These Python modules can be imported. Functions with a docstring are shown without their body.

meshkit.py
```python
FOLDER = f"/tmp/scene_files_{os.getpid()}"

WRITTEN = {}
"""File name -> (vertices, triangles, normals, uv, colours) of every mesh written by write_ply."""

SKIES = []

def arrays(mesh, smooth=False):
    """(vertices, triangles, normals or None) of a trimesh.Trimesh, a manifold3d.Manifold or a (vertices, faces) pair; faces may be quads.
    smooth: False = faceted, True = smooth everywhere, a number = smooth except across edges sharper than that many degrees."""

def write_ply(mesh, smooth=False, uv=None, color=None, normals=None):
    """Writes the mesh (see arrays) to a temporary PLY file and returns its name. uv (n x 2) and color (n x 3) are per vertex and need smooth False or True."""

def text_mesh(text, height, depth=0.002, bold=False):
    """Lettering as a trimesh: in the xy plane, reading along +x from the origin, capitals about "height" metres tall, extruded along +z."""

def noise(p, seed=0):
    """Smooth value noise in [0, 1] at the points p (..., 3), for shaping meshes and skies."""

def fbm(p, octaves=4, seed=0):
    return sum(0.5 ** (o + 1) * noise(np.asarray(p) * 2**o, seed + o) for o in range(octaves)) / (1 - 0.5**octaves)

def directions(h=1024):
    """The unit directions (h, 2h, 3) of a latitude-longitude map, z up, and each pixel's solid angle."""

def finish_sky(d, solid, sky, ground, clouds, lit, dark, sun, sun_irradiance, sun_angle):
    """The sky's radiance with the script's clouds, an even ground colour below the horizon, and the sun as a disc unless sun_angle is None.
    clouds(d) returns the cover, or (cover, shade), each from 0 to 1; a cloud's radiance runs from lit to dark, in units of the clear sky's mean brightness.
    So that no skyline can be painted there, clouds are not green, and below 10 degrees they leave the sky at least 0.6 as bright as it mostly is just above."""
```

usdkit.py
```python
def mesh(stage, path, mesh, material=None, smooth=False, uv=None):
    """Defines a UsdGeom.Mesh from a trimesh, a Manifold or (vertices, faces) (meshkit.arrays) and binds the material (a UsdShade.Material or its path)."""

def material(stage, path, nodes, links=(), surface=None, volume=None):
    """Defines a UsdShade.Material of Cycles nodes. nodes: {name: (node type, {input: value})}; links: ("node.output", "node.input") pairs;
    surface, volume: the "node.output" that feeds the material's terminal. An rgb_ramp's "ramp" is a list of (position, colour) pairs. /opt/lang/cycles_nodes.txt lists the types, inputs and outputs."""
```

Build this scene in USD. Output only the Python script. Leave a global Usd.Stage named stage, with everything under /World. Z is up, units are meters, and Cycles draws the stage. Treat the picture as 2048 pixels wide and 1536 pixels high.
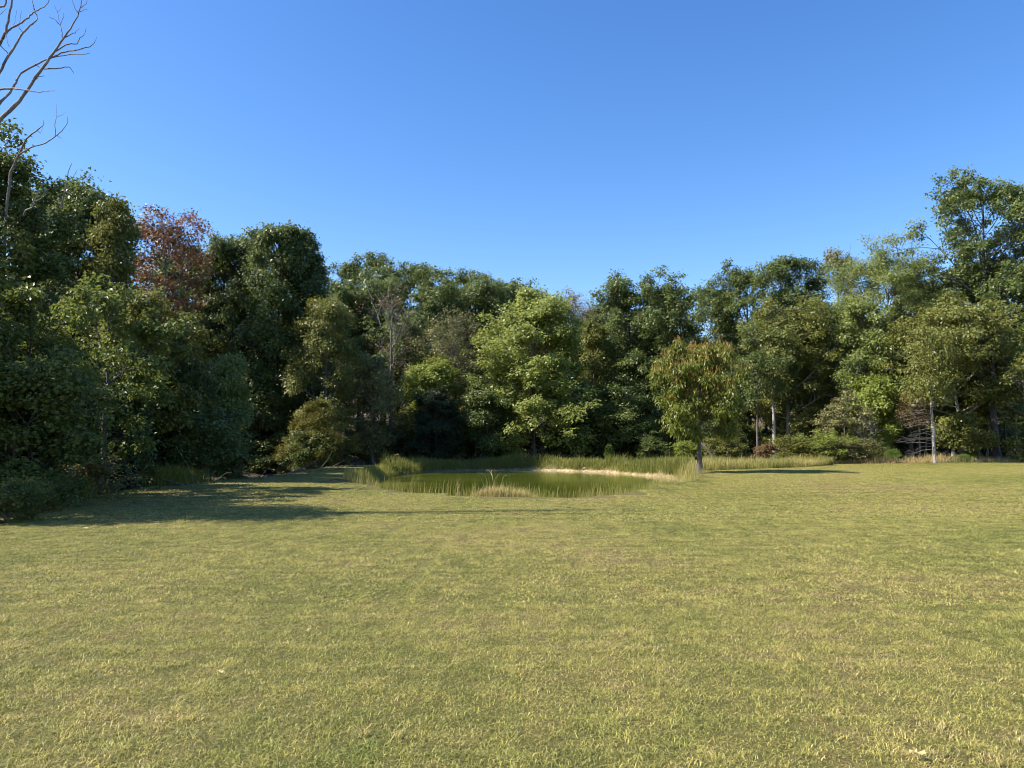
import math
import numpy as np
import usdkit, meshkit
from pxr import Usd, UsdGeom, UsdLux, UsdShade, Gf, Vt, Sdf

stage = Usd.Stage.CreateInMemory()
UsdGeom.SetStageUpAxis(stage, 'Z'); UsdGeom.SetStageMetersPerUnit(stage, 1.0)
UsdGeom.Xform.Define(stage, '/World')
stage.SetDefaultPrim(stage.GetPrimAtPath('/World'))

# ------------------------------------------------------------------ camera, sky, sun, exposure
F_PX = 1520.0                         # focal length in pixels of the 2048 px wide photograph
PITCH = math.radians(4.2)
EYE = np.array([0.0, 0.0, 1.6])
EXPOSURE = 1.3
SUN_EL = math.radians(43.0)
SUN_AZ = math.atan2(-1.0, -0.13)    # atan2(x, y) of the direction towards the sun
SKY_STRENGTH = 0.10
SUN_INTENSITY = 1.25

cam = UsdGeom.Camera.Define(stage, '/World/camera')
cam.CreateHorizontalApertureAttr(36.0); cam.CreateVerticalApertureAttr(27.0)
cam.CreateFocalLengthAttr(36.0 * F_PX / 2048.0)
cam.CreateExposureAttr(EXPOSURE)
cam.CreateClippingRangeAttr(Gf.Vec2f(0.05, 5000))
cam.AddTranslateOp().Set(Gf.Vec3d(*EYE)); cam.AddRotateXOp().Set(90 + math.degrees(PITCH))

sky = UsdLux.DomeLight.Define(stage, '/World/sky')
sky_mat = usdkit.material(stage, '/World/Looks/sky_light', {
    'sky': ('sky_texture', {'sky_type': 'single_scattering', 'sun_disc': False, 'sun_elevation': SUN_EL, 'sun_rotation': SUN_AZ,
                            'altitude': 200.0, 'air_density': 1.0, 'aerosol_density': 0.6, 'ozone_density': 2.5}),
    'sat': ('hsv', {'hue': 0.508, 'saturation': 1.28, 'value': 1.0, 'fac': 1.0}),
    'bg': ('background_shader', {'strength': SKY_STRENGTH})}, [('sky.color', 'sat.color'), ('sat.color', 'bg.color')], surface='bg.background')
UsdShade.MaterialBindingAPI.Apply(sky.GetPrim()).Bind(sky_mat)
sun = UsdLux.DistantLight.Define(stage, '/World/sun')
sun.CreateIntensityAttr(SUN_INTENSITY); sun.CreateNormalizeAttr(True); sun.CreateAngleAttr(0.53)
sun.CreateColorAttr(Gf.Vec3f(1.0, 0.93, 0.82))
SUN = np.array([math.sin(SUN_AZ) * math.cos(SUN_EL), math.cos(SUN_AZ) * math.cos(SUN_EL), math.sin(SUN_EL)])
_z = SUN; _x = np.cross([0, 0, 1.0], _z); _x /= np.linalg.norm(_x); _y = np.cross(_z, _x)
sun.AddTransformOp().Set(Gf.Matrix4d(*_x, 0, *_y, 0, *_z, 0, 0, 0, 30, 1))


def at(px, py, Y):
    """World point seen at photo pixel (px, py) at world depth Y."""
    u, v = (px - 1024) / F_PX, (768 - py) / F_PX
    d = np.array([u, math.cos(PITCH) - v * math.sin(PITCH), math.sin(PITCH) + v * math.cos(PITCH)])
    return EYE + d * (Y / d[1])


# ------------------------------------------------------------------ helpers
used = {}


def numbered(parent, name):
    k = (parent, name)
    n = used.get(k, 0); used[k] = n + 1
    return f'{parent}/{name}' if n == 0 else f'{parent}/{name}_{n:03d}'


def tag(prim, label=None, cat=None, group=None, kind=None):
    for k, v in (('label', label), ('category', cat), ('group', group), ('kind', kind)):
        if v: prim.SetCustomDataByKey(k, v)
    return prim


def obj(name, mesh, mat, parent='/World', smooth=False, tint=None):
    path = numbered(parent, name)
    m = usdkit.mesh(stage, path, mesh, mat, smooth=smooth)
    if tint is not None:
        UsdGeom.PrimvarsAPI(m).CreatePrimvar('tint', Sdf.ValueTypeNames.FloatArray, 'vertex').Set(Vt.FloatArray.FromNumpy(np.asarray(tint, np.float32)))
    return m.GetPrim()


def thing(name, loc, rz=0.0, sc=(1, 1, 1), label=None, cat=None, group=None, ref=None):
    path = numbered('/World', name)
    x = UsdGeom.Xform.Define(stage, path)
    x.AddTranslateOp().Set(Gf.Vec3d(*map(float, loc))); x.AddRotateZOp().Set(float(rz)); x.AddScaleOp().Set(Gf.Vec3f(*map(float, sc)))
    p = x.GetPrim()
    tag(p, label, cat, group)
    if ref:
        p.GetReferences().AddInternalReference(ref)
        p.SetInstanceable(True)
    return p


class MB:
    """Collects vertices, triangles and a tint per vertex."""
    def __init__(s): s.v, s.f, s.t, s.n = [], [], [], 0
    def add(s, v, f, t=0.5):
        v = np.asarray(v, float).reshape(-1, 3); f = np.asarray(f, int)
        if f.shape[1] == 4: f = np.vstack([f[:, [0, 1, 2]], f[:, [0, 2, 3]]])
        s.v.append(v); s.f.append(f + s.n); s.t.append(np.broadcast_to(t, len(v)).astype(float)); s.n += len(v)
    def mesh(s): return np.vstack(s.v), np.vstack(s.f)
    def tint(s): return np.concatenate(s.t)
    def build(s, name, mat, parent='/World', smooth=False):
        return obj(name, s.mesh(), mat, parent, smooth, s.tint())


def unit(a): return a / np.maximum(np.linalg.norm(a, axis=-1, keepdims=True), 1e-9)


def tubes(P, R, sides=5, cap=False):
    """P (N,k,3) polylines, R (N,k) radii -> vertices, triangles."""
    N, k, _ = P.shape
    T = unit(np.gradient(P, axis=1))
    ref = np.where(np.abs(T[:, :1, 2:3]) < 0.9, np.array([0, 0, 1.0]), np.array([1.0, 0, 0]))
    A = unit(np.cross(T, np.broadcast_to(ref, T.shape))); B = np.cross(T, A)
    ang = np.arange(sides) * 2 * np.pi / sides
    V = P[:, :, None] + R[:, :, None, None] * (np.cos(ang)[:, None] * A[:, :, None] + np.sin(ang)[:, None] * B[:, :, None])
    i, j, l = np.meshgrid(np.arange(N), np.arange(k - 1), np.arange(sides), indexing='ij')
    b = i * k * sides + j * sides
    q = np.stack([b + l, b + (l + 1) % sides, b + sides + (l + 1) % sides, b + sides + l], -1).reshape(-1, 4)
    return V.reshape(-1, 3), np.vstack([q[:, [0, 1, 2]], q[:, [0, 2, 3]]])


def grow(start, d, length, k, bend, wiggle, rng):
    """N polylines of k points. bend (3,) added along the way."""
    N = len(start); P = np.zeros((N, k, 3)); P[:, 0] = start; d = unit(d)
    st = (length / (k - 1))[:, None]
    for i in range(1, k):
        P[:, i] = P[:, i - 1] + d * st
        d = unit(d + np.asarray(bend) / (k - 1) + rng.normal(0, wiggle, (N, 3)))
    return P


def along(P, u):
    """Points at fraction u (N,) of each polyline (N,k,3), and directions."""
    k = P.shape[1]; x = np.clip(u, 0, 0.9999) * (k - 1); i = x.astype(int); t = (x - i)[:, None]
    n = np.arange(len(P))
    return P[n, i] * (1 - t) + P[n, i + 1] * t, unit(P[n, i + 1] - P[n, i])


def children(P, n, u0, u1, angle, rng, spread=0.25):
    """n children per polyline: starts, directions, parent index, parameter."""
    N = len(P); idx = np.repeat(np.arange(N), n)
    u = (u0 + (u1 - u0) * ((np.tile(np.arange(n), N) + rng.random(N * n)) / n))
    s, d = along(P[idx], u)
    perp = unit(np.cross(d, rng.normal(size=(N * n, 3))))
    a = angle * (1 + rng.normal(0, spread, N * n))[:, None]
    return s, unit(d * np.cos(a) + perp * np.sin(a)), idx, u


def leaves(C, n, radius, L, W, rng, droop=0.25, up=0.8, out=None, outw=0.5, ctint=None, jitter=0.3, flat=1.0, tintmix=0.5, single=False):
    """n leaves round each cluster centre C (N,3). Folded two-triangle leaves. Returns v, f, tint."""
    N = len(C); M = N * n
    idx = np.repeat(np.arange(N), n)
    off = rng.normal(size=(M, 3)) * np.array([1, 1, flat]) * radius * 0.55
    p = C[idx] + off
    o = unit(off)
    a = unit(o * 0.8 + rng.normal(size=(M, 3)) * 0.5 + np.array([0, 0, -droop * 2]))
    nn = np.array([0, 0, up]) + rng.normal(size=(M, 3)) * 0.55
    if out is not None: nn = nn + out[idx] * outw
    w = unit(np.cross(a, nn)); nn = np.cross(w, a)
    s = (1 + rng.uniform(-jitter, jitter, M))[:, None]
    Ls, Ws = L * s, W * s
    mid = p + a * Ls * 0.42
    fold = nn * Ws * 0.22
    tip = p + a * Ls - nn * Ls * 0.10
    if ctint is None: ctint = rng.random(N)
    t = np.clip(ctint[idx] * tintmix + rng.random(M) * (1 - tintmix), 0, 1)
    if single:                                      # small far leaves: one triangle of the same area
        return np.stack([p + w * Ws * 0.5, tip, p - w * Ws * 0.5], 1).reshape(-1, 3), np.arange(M * 3).reshape(-1, 3), np.repeat(t, 3)
    V = np.stack([p, mid + w * Ws * 0.5 + fold, tip, mid - w * Ws * 0.5 + fold], 1).reshape(-1, 3)
    b = np.arange(M)[:, None] * 4
    Fc = np.vstack([b + [0, 1, 2], b + [0, 2, 3]])
    return V, Fc, np.repeat(t, 4)


def blades(p, h, w, lean, rng, curve=0.5, tint=None, az=None):
    """Grass blades of two segments (5 vertices, 3 triangles)."""
    N = len(p)
    az = rng.uniform(0, 2 * np.pi, N) if az is None else az
    d = np.stack([np.cos(az), np.sin(az), np.zeros(N)], 1); s = np.stack([-np.sin(az), np.cos(az), np.zeros(N)], 1)
    s = unit(s + d * rng.normal(0, 0.5, (N, 1)))
    up = np.array([0, 0, 1.0]); h = h[:, None]; w = w[:, None]; lean = lean[:, None]
    m = p + up * h * 0.55 + d * h * lean * 0.35
    t = p + up * h * (1 - lean * curve * 0.6) + d * h * lean
    V = np.stack([p - s * w / 2, p + s * w / 2, m - s * w * 0.42, m + s * w * 0.42, t], 1).reshape(-1, 3)
    b = np.arange(N)[:, None] * 5
    Fc = np.vstack([b + [0, 1, 3], b + [0, 3, 2], b + [2, 3, 4]])
    if tint is None: tint = rng.random(N)
    return V, Fc, np.repeat(tint, 5)


# ------------------------------------------------------------------ materials
def leaf_mat(name, ramp, trans=0.30, rough=0.46, gain=1.5, spec=0.34):
    ramp = [(q, tuple(min(x * gain * w, 0.6) for x, w in zip(c, (1.02, 1.0, 0.85)))) for q, c in ramp]
    n = {'t': ('attribute', {'attribute': 'tint'}),
         'r': ('rgb_ramp', {'ramp': ramp}),
         'p': ('principled_bsdf', {'roughness': rough, 'specular_ior_level': spec}),
         'h': ('hsv', {'hue': 0.485, 'saturation': 1.03, 'value': 1.5, 'fac': 1.0}),
         'tr': ('translucent_bsdf', {}),
         'mx': ('mix_closure', {'fac': trans})}
    l = [('t.fac', 'r.fac'), ('r.color', 'p.base_color'), ('r.color', 'h.color'), ('h.color', 'tr.color'), ('p.BSDF', 'mx.closure1'), ('tr.BSDF', 'mx.closure2')]
    return usdkit.material(stage, f'/World/Looks/{name}', n, l, surface='mx.closure')


def bark_mat(name, dark, light, scale=9.0):
    n = {'tc': ('texture_coordinate', {}), 'mp': ('mapping', {'scale': (1, 1, 0.25)}),
         'n': ('noise_texture', {'scale': scale, 'detail': 5, 'roughness': 0.65}),
         'r': ('rgb_ramp', {'ramp': [(0.3, dark), (0.7, light)]}), 'b': ('bump', {'strength': 0.8, 'distance': 0.02}),
         'p': ('principled_bsdf', {'roughness': 0.85})}
    return usdkit.material(stage, f'/World/Looks/{name}', n, [('tc.object', 'mp.vector'), ('mp.vector', 'n.vector'), ('n.fac', 'r.fac'), ('r.color', 'p.base_color'), ('n.fac', 'b.height'), ('b.normal', 'p.normal')], surface='p.BSDF')


M = {}
M['oak'] = leaf_mat('oak_leaves', [(0, (0.034, 0.050, 0.014)), (0.5, (0.058, 0.080, 0.022)), (0.9, (0.092, 0.112, 0.036)), (1, (0.125, 0.130, 0.055))])
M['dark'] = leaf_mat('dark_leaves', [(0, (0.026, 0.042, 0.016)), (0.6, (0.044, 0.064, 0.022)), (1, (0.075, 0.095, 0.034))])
M['olive'] = leaf_mat('olive_leaves', [(0, (0.052, 0.062, 0.013)), (0.6, (0.090, 0.100, 0.024)), (1, (0.15, 0.14, 0.042))])
M['bright'] = leaf_mat('bright_leaves', [(0, (0.075, 0.100, 0.018)), (0.5, (0.115, 0.145, 0.030)), (1, (0.17, 0.195, 0.05))], trans=0.36)
M['mapleleaf'] = leaf_mat('maple_leaves', [(0, (0.048, 0.066, 0.016)), (0.5, (0.074, 0.098, 0.024)), (1, (0.13, 0.15, 0.045))], trans=0.34)
M['maplebright'] = leaf_mat('bright_maple_leaves', [(0, (0.088, 0.114, 0.028)), (0.5, (0.142, 0.170, 0.048)), (1, (0.20, 0.22, 0.075))], trans=0.38)
M['pale'] = leaf_mat('pale_leaves', [(0, (0.075, 0.098, 0.028)), (0.6, (0.115, 0.142, 0.044)), (1, (0.17, 0.185, 0.065))], trans=0.38)
M['yellow'] = leaf_mat('yellow_leaves', [(0, (0.07, 0.085, 0.012)), (0.6, (0.14, 0.145, 0.02)), (1, (0.22, 0.19, 0.035))], trans=0.36)
M['red'] = leaf_mat('red_leaves', [(0, (0.040, 0.046, 0.018)), (0.28, (0.062, 0.046, 0.020)), (0.42, (0.095, 0.048, 0.024)), (0.65, (0.13, 0.062, 0.034)), (0.85, (0.165, 0.090, 0.050)), (1, (0.10, 0.09, 0.04))], trans=0.25)
M['brown'] = leaf_mat('brown_leaves', [(0, (0.05, 0.035, 0.018)), (0.6, (0.11, 0.075, 0.035)), (1, (0.18, 0.12, 0.06))], trans=0.2)
M['greyolive'] = leaf_mat('grey_olive_leaves', [(0, (0.055, 0.060, 0.022)), (0.6, (0.100, 0.100, 0.040)), (1, (0.16, 0.145, 0.065))], trans=0.25)
M['cedar'] = leaf_mat('cedar_needles', [(0, (0.045, 0.050, 0.009)), (0.6, (0.095, 0.092, 0.015)), (1, (0.17, 0.15, 0.026))], trans=0.12, rough=0.6)
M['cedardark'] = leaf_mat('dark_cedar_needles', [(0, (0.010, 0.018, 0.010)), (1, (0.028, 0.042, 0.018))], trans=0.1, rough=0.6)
M['pine'] = leaf_mat('young_pine_needles', [(0, (0.04, 0.07, 0.012)), (1, (0.10, 0.15, 0.03))], trans=0.2)
M['seed'] = leaf_mat('seed_tassels', [(0, (0.10, 0.064, 0.016)), (0.6, (0.17, 0.122, 0.030)), (1, (0.24, 0.19, 0.05))], trans=0.25, rough=0.7)
M['sour'] = leaf_mat('sourwood_leaves', [(0, (0.050, 0.062, 0.012)), (0.55, (0.085, 0.105, 0.018)), (0.9, (0.15, 0.16, 0.035)), (1, (0.17, 0.10, 0.035))], trans=0.36, rough=0.36)
M['reed'] = leaf_mat('reed_blades', [(0, (0.085, 0.10, 0.020)), (0.5, (0.145, 0.155, 0.036)), (0.85, (0.22, 0.21, 0.065)), (1, (0.30, 0.25, 0.11))], trans=0.4, rough=0.5)
M['reeddark'] = leaf_mat('bank_grass_blades', [(0, (0.060, 0.075, 0.018)), (0.55, (0.11, 0.122, 0.030)), (0.9, (0.18, 0.172, 0.055)), (1, (0.24, 0.19, 0.09))], trans=0.36, rough=0.5)
M['reedpale'] = leaf_mat('pale_reed_blades', [(0, (0.10, 0.105, 0.03)), (0.5, (0.17, 0.165, 0.055)), (1, (0.30, 0.26, 0.12))], trans=0.4, rough=0.5)
M['straw'] = leaf_mat('straw_stems', [(0, (0.14, 0.12, 0.05)), (0.6, (0.26, 0.21, 0.10)), (1, (0.42, 0.36, 0.20))], trans=0.3, rough=0.6)
M['greystem'] = leaf_mat('grey_arching_stems', [(0, (0.16, 0.16, 0.11)), (1, (0.26, 0.25, 0.18))], trans=0.1, rough=0.6)
M['bark'] = bark_mat('grey_brown_bark', (0.035, 0.028, 0.022), (0.12, 0.10, 0.085))
M['barkdark'] = bark_mat('dark_bark', (0.015, 0.012, 0.010), (0.06, 0.05, 0.042))
M['barkpale'] = bark_mat('pale_bark', (0.13, 0.11, 0.09), (0.36, 0.33, 0.29))
M['deadwood'] = bark_mat('weathered_deadwood', (0.05, 0.042, 0.038), (0.17, 0.145, 0.13), 14)
M['log'] = bark_mat('bare_log', (0.22, 0.14, 0.11), (0.42, 0.30, 0.25))
M['black'] = usdkit.material(stage, '/World/Looks/black_plastic', {'p': ('principled_bsdf', {'base_color': (0.012, 0.012, 0.011), 'roughness': 0.55})}, surface='p.BSDF')
M['strap'] = usdkit.material(stage, '/World/Looks/webbing', {'p': ('principled_bsdf', {'base_color': (0.03, 0.032, 0.026), 'roughness': 0.85})}, surface='p.BSDF')

# lawn blades: patches of green, olive, straw and brown that follow the ground
def lawn_colour(extra_nodes, extra_links, into):
    n = {'g': ('geometry', {}),
         'na': ('noise_texture', {'scale': 0.55, 'detail': 5, 'roughness': 0.62}),
         'nb': ('noise_texture', {'scale': 3.2, 'detail': 4, 'roughness': 0.65}),
         'nc': ('noise_texture', {'scale': 0.13, 'detail': 3, 'roughness': 0.5}),
         'm1': ('math', {'math_type': 'multiply_add', 'value2': 0.34, 'value3': 0.0}),
         'm2': ('math', {'math_type': 'multiply_add', 'value2': 0.40}),
         'm3': ('math', {'math_type': 'multiply_add', 'value2': 0.38}),
         'patch': ('rgb_ramp', {'ramp': [(0.40, (0.155, 0.182, 0.042)), (0.50, (0.232, 0.230, 0.068)), (0.58, (0.298, 0.274, 0.090)), (0.66, (0.305, 0.252, 0.112)), (0.74, (0.235, 0.175, 0.098))]})}
    l = [('g.position', 'na.vector'), ('g.position', 'nb.vector'), ('g.position', 'nc.vector'), ('na.fac', 'm1.value1'), ('nb.fac', 'm2.value1'), ('m1.value', 'm2.value3'),
         ('nc.fac', 'm3.value1'), ('m2.value', 'm3.value3'), ('m3.value', 'patch.fac')]
    return {**n, **extra_nodes}, l + extra_links


n, l = lawn_colour({
    't': ('attribute', {'attribute': 'tint'}),
    'tr': ('rgb_ramp', {'ramp': [(0, (0.24, 0.27, 0.20)), (0.38, (0.76, 0.80, 0.66)), (0.6, (1.32, 1.30, 1.08)), (0.8, (2.0, 1.92, 1.6)), (1.0, (2.6, 2.45, 2.2))]}),
    'mul': ('mix_color', {'blend_type': 'multiply', 'fac': 1.0, 'use_clamp_result': False}),
    'p': ('principled_bsdf', {'roughness': 0.5, 'specular_ior_level': 0.4}), 'tl': ('translucent_bsdf', {}), 'mx': ('mix_closure', {'fac': 0.3})},
    [('t.fac', 'tr.fac'), ('patch.color', 'mul.a'), ('tr.color', 'mul.b'), ('mul.result', 'p.base_color'), ('mul.result', 'tl.color'), ('p.BSDF', 'mx.closure1'), ('tl.BSDF', 'mx.closure2')], None)
M['lawnblade'] = usdkit.material(stage, '/World/Looks/lawn_blades', n, l, surface='mx.closure')

# ground: lawn soil/thatch, woodland litter and sandy bank, mixed by masks stored on the mesh
n, l = lawn_colour({
    'fine': ('noise_texture', {'scale': 60.0, 'detail': 3, 'roughness': 0.7}),
    'fr': ('rgb_ramp', {'ramp': [(0.3, (0.13, 0.12, 0.11)), (0.7, (0.58, 0.54, 0.50))]}),
    'lawn': ('mix_color', {'blend_type': 'multiply', 'fac': 1.0}),
    'wn': ('noise_texture', {'scale': 7.0, 'detail': 6, 'roughness': 0.7}),
    'wr': ('rgb_ramp', {'ramp': [(0.3, (0.035, 0.024, 0.014)), (0.5, (0.085, 0.060, 0.035)), (0.7, (0.17, 0.125, 0.075))]}),
    'sn': ('noise_texture', {'scale': 4.5, 'detail': 6, 'roughness': 0.7}),
    'sr': ('rgb_ramp', {'ramp': [(0.32, (0.11, 0.085, 0.045)), (0.5, (0.25, 0.19, 0.105)), (0.70, (0.42, 0.33, 0.205))]}),
    'wa': ('attribute', {'attribute': 'wood'}), 'sa': ('attribute', {'attribute': 'sand'}),
    'mw': ('mix_color', {}), 'ms': ('mix_color', {}),
    'b': ('bump', {'strength': 0.7, 'distance': 0.05}),
    'p': ('principled_bsdf', {'roughness': 0.95, 'specular_ior_level': 0.2})},
    [('g.position', 'fine.vector'), ('fine.fac', 'fr.fac'), ('patch.color', 'lawn.a'), ('fr.color', 'lawn.b'), ('g.position', 'wn.vector'), ('wn.fac', 'wr.fac'), ('g.position', 'sn.vector'), ('sn.fac', 'sr.fac'),
     ('wa.fac', 'mw.fac'), ('lawn.result', 'mw.a'), ('wr.color', 'mw.b'), ('sa.fac', 'ms.fac'), ('mw.result', 'ms.a'), ('sr.color', 'ms.b'), ('ms.result', 'p.base_color'),
     ('wn.fac', 'b.height'), ('b.normal', 'p.normal')], None)
M['ground'] = usdkit.material(stage, '/World/Looks/ground', n, l, surface='p.BSDF')

M['water'] = usdkit.material(stage, '/World/Looks/pond_water', {
    'g': ('geometry', {}), 'mp': ('mapping', {'scale': (1.0, 0.5, 1.0)}), 'n': ('noise_texture', {'scale': 2.2, 'detail': 3, 'roughness': 0.55}),
    'n2': ('noise_texture', {'scale': 0.35, 'detail': 3}), 'r': ('rgb_ramp', {'ramp': [(0.35, (0.040, 0.055, 0.005)), (0.65, (0.075, 0.085, 0.009))]}),
    'b': ('bump', {'strength': 0.28, 'distance': 0.03}), 'p': ('principled_bsdf', {'roughness': 0.08, 'ior': 1.33, 'specular_ior_level': 0.5})},
    [('g.position', 'mp.vector'), ('mp.vector', 'n.vector'), ('n.fac', 'b.height'), ('b.normal', 'p.normal'), ('g.position', 'n2.vector'), ('n2.fac', 'r.fac'), ('r.color', 'p.base_color')], surface='p.BSDF')


# ------------------------------------------------------------------ terrain
POND = (0.5, 37.0, 8.2, 14.4)       # centre and half axes of the mown rim round the pond
WATER_Z = -0.40


def rim_k(a): return 1 + 0.035 * np.sin(3 * a + 0.6) + 0.02 * np.sin(5 * a + 2) + 0.012 * np.sin(9 * a + 1.0) + 0.008 * np.sin(17 * a) + 0.005 * np.sin(31 * a + 2)


def rim(x, y):
    """1 on the mown rim of the pond, 0 at its centre."""
    a = np.arctan2((y - POND[1]) / POND[3], (x - POND[0]) / POND[2])
    return np.hypot((x - POND[0]) / POND[2], (y - POND[1]) / POND[3]) / rim_k(a)


def sstep(a, b, x):
    t = np.clip((x - a) / (b - a), 0, 1); return t * t * (3 - 2 * t)


_ly = [-200, 8, 12, 14.5, 18.7, 22, 26.4, 32.4, 42, 50, 54, 60]
_lx = [-26, -24, -15, -9.9, -11.5, -11.9, -10.9, -10.0, -9.8, -9.0, -8, -8]


def left_edge(y): return np.interp(y, _ly, _lx)


def back_edge(x): return np.interp(x, [-12, -8, 0, 8, 12, 15, 18, 24, 32, 60], [50, 52.5, 53.5, 53, 50, 45.5, 43.5, 43.6, 44.2, 46])


def wood_mask(x, y):
    a = sstep(-0.5, 0.9, left_edge(y) - x)
    b = sstep(-0.5, 0.9, y - back_edge(x))
    return np.maximum(a, b)


def height(x, y):
    x = np.asarray(x, float); y = np.asarray(y, float)
    p = np.stack([x * 0.11, y * 0.11, np.zeros_like(x)], -1)
    z = (meshkit.noise(p, 3) - 0.5) * 0.16 * sstep(4, 14, y)
    z = z + 0.011 * np.clip(x - 3, 0, 22) * sstep(14, 34, y)
    # left woods: a dip behind the lawn's edge, then a slope rising to the back
    dl = left_edge(y) - x
    z = z - 0.75 * sstep(0.2, 5, dl) * sstep(10, 20, y)
    z = z + 0.075 * np.clip(y - 30, 0, 45) * sstep(3, 12, dl)
    z = z + 0.06 * np.clip(y - 56, 0, 60) * (1 - sstep(3, 12, dl))
    z = z + 0.14 * np.clip(y - 82, 0, 60) + 0.14 * np.clip(np.abs(x) - 48, 0, 50) * sstep(10, 30, y)
    e = rim(x, y)
    z = z + 0.12 * np.exp(-((x + 9.5) / 2.0) ** 2 - ((y - 41) / 5.0) ** 2)     # the low dam
    bowl = sstep(1.0, 0.80, e)
    z = z * (1 - bowl) + bowl * (-1.0)
    return z


def axis(parts):
    out = []
    for a, b, s in parts: out.append(np.arange(a, b, s))
    return np.concatenate(out + [[parts[-1][1]]])


gx = axis([(-400, -60, 20), (-60, -26, 2), (-26, -14, 0.6), (-14, 18, 0.22), (18, 30, 0.6), (30, 60, 2), (60, 400, 20)])
gy = axis([(-120, 0, 12), (0, 18, 0.6), (18, 56, 0.22), (56, 66, 1), (66, 120, 4), (120, 600, 30)])
GX, GY = np.meshgrid(gx, gy, indexing='ij')
GZ = height(GX, GY)
e = rim(GX, GY)
verts = np.stack([GX, GY, GZ], -1).reshape(-1, 3)
i, j = np.meshgrid(np.arange(len(gx) - 1), np.arange(len(gy) - 1), indexing='ij')
nb = len(gy)
quads = np.stack([i * nb + j, (i + 1) * nb + j, (i + 1) * nb + j + 1, i * nb + j + 1], -1).reshape(-1, 4)
wood = wood_mask(GX, GY)
nz = meshkit.fbm(np.stack([GX * 1.3, GY * 1.3, 0 * GX], -1), 3, 5)
sand = sstep(0.975, 0.935, e + (nz - 0.5) * 0.22) * (0.25 + 0.75 * sstep(38, 44, GY) * sstep(-3, 2, GX + (nz - 0.5) * 4))
wood = wood * (1 - sstep(1.25, 1.05, e))
qc = verts[quads].mean(1)
qe, qw = rim(qc[:, 0], qc[:, 1]), wood_mask(qc[:, 0], qc[:, 1])
kinds = np.where(qe < 1.0, 2, np.where(qw > 0.5, 1, 0))
for k, (name, label) in enumerate([('lawn', 'mown lawn of dry and green grass'), ('woodland_floor', 'leaf-littered floor under the trees'), ('pond_bank', 'bare sandy bank and bed of the pond')]):
    q = quads[kinds == k]; u, inv = np.unique(q, return_inverse=True); q = inv.reshape(q.shape)
    path = numbered('/World', name)
    m = UsdGeom.Mesh.Define(stage, path)
    m.CreatePointsAttr(Vt.Vec3fArray.FromNumpy(verts[u].astype(np.float32)))
    m.CreateFaceVertexCountsAttr(Vt.IntArray.FromNumpy(np.full(len(q), 4, np.int32))); m.CreateFaceVertexIndicesAttr(Vt.IntArray.FromNumpy(q.astype(np.int32).ravel()))
    m.CreateSubdivisionSchemeAttr('none')
    eps = 0.05
    vx, vy = verts[u, 0], verts[u, 1]
    nr = unit(np.stack([-(height(vx + eps, vy) - height(vx - eps, vy)) / (2 * eps), -(height(vx, vy + eps) - height(vx, vy - eps)) / (2 * eps), np.ones(len(vx))], 1))
    m.CreateNormalsAttr(Vt.Vec3fArray.FromNumpy(nr.astype(np.float32))); m.SetNormalsInterpolation('vertex')
    for nm, arr in (('wood', wood), ('sand', sand)):
        UsdGeom.PrimvarsAPI(m).CreatePrimvar(nm, Sdf.ValueTypeNames.FloatArray, 'vertex').Set(Vt.FloatArray.FromNumpy(arr.reshape(-1)[u].astype(np.float32)))
    UsdShade.MaterialBindingAPI.Apply(m.GetPrim()).Bind(M['ground'])
    tag(m.GetPrim(), label, name.replace('_', ' '), kind='structure')

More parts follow.
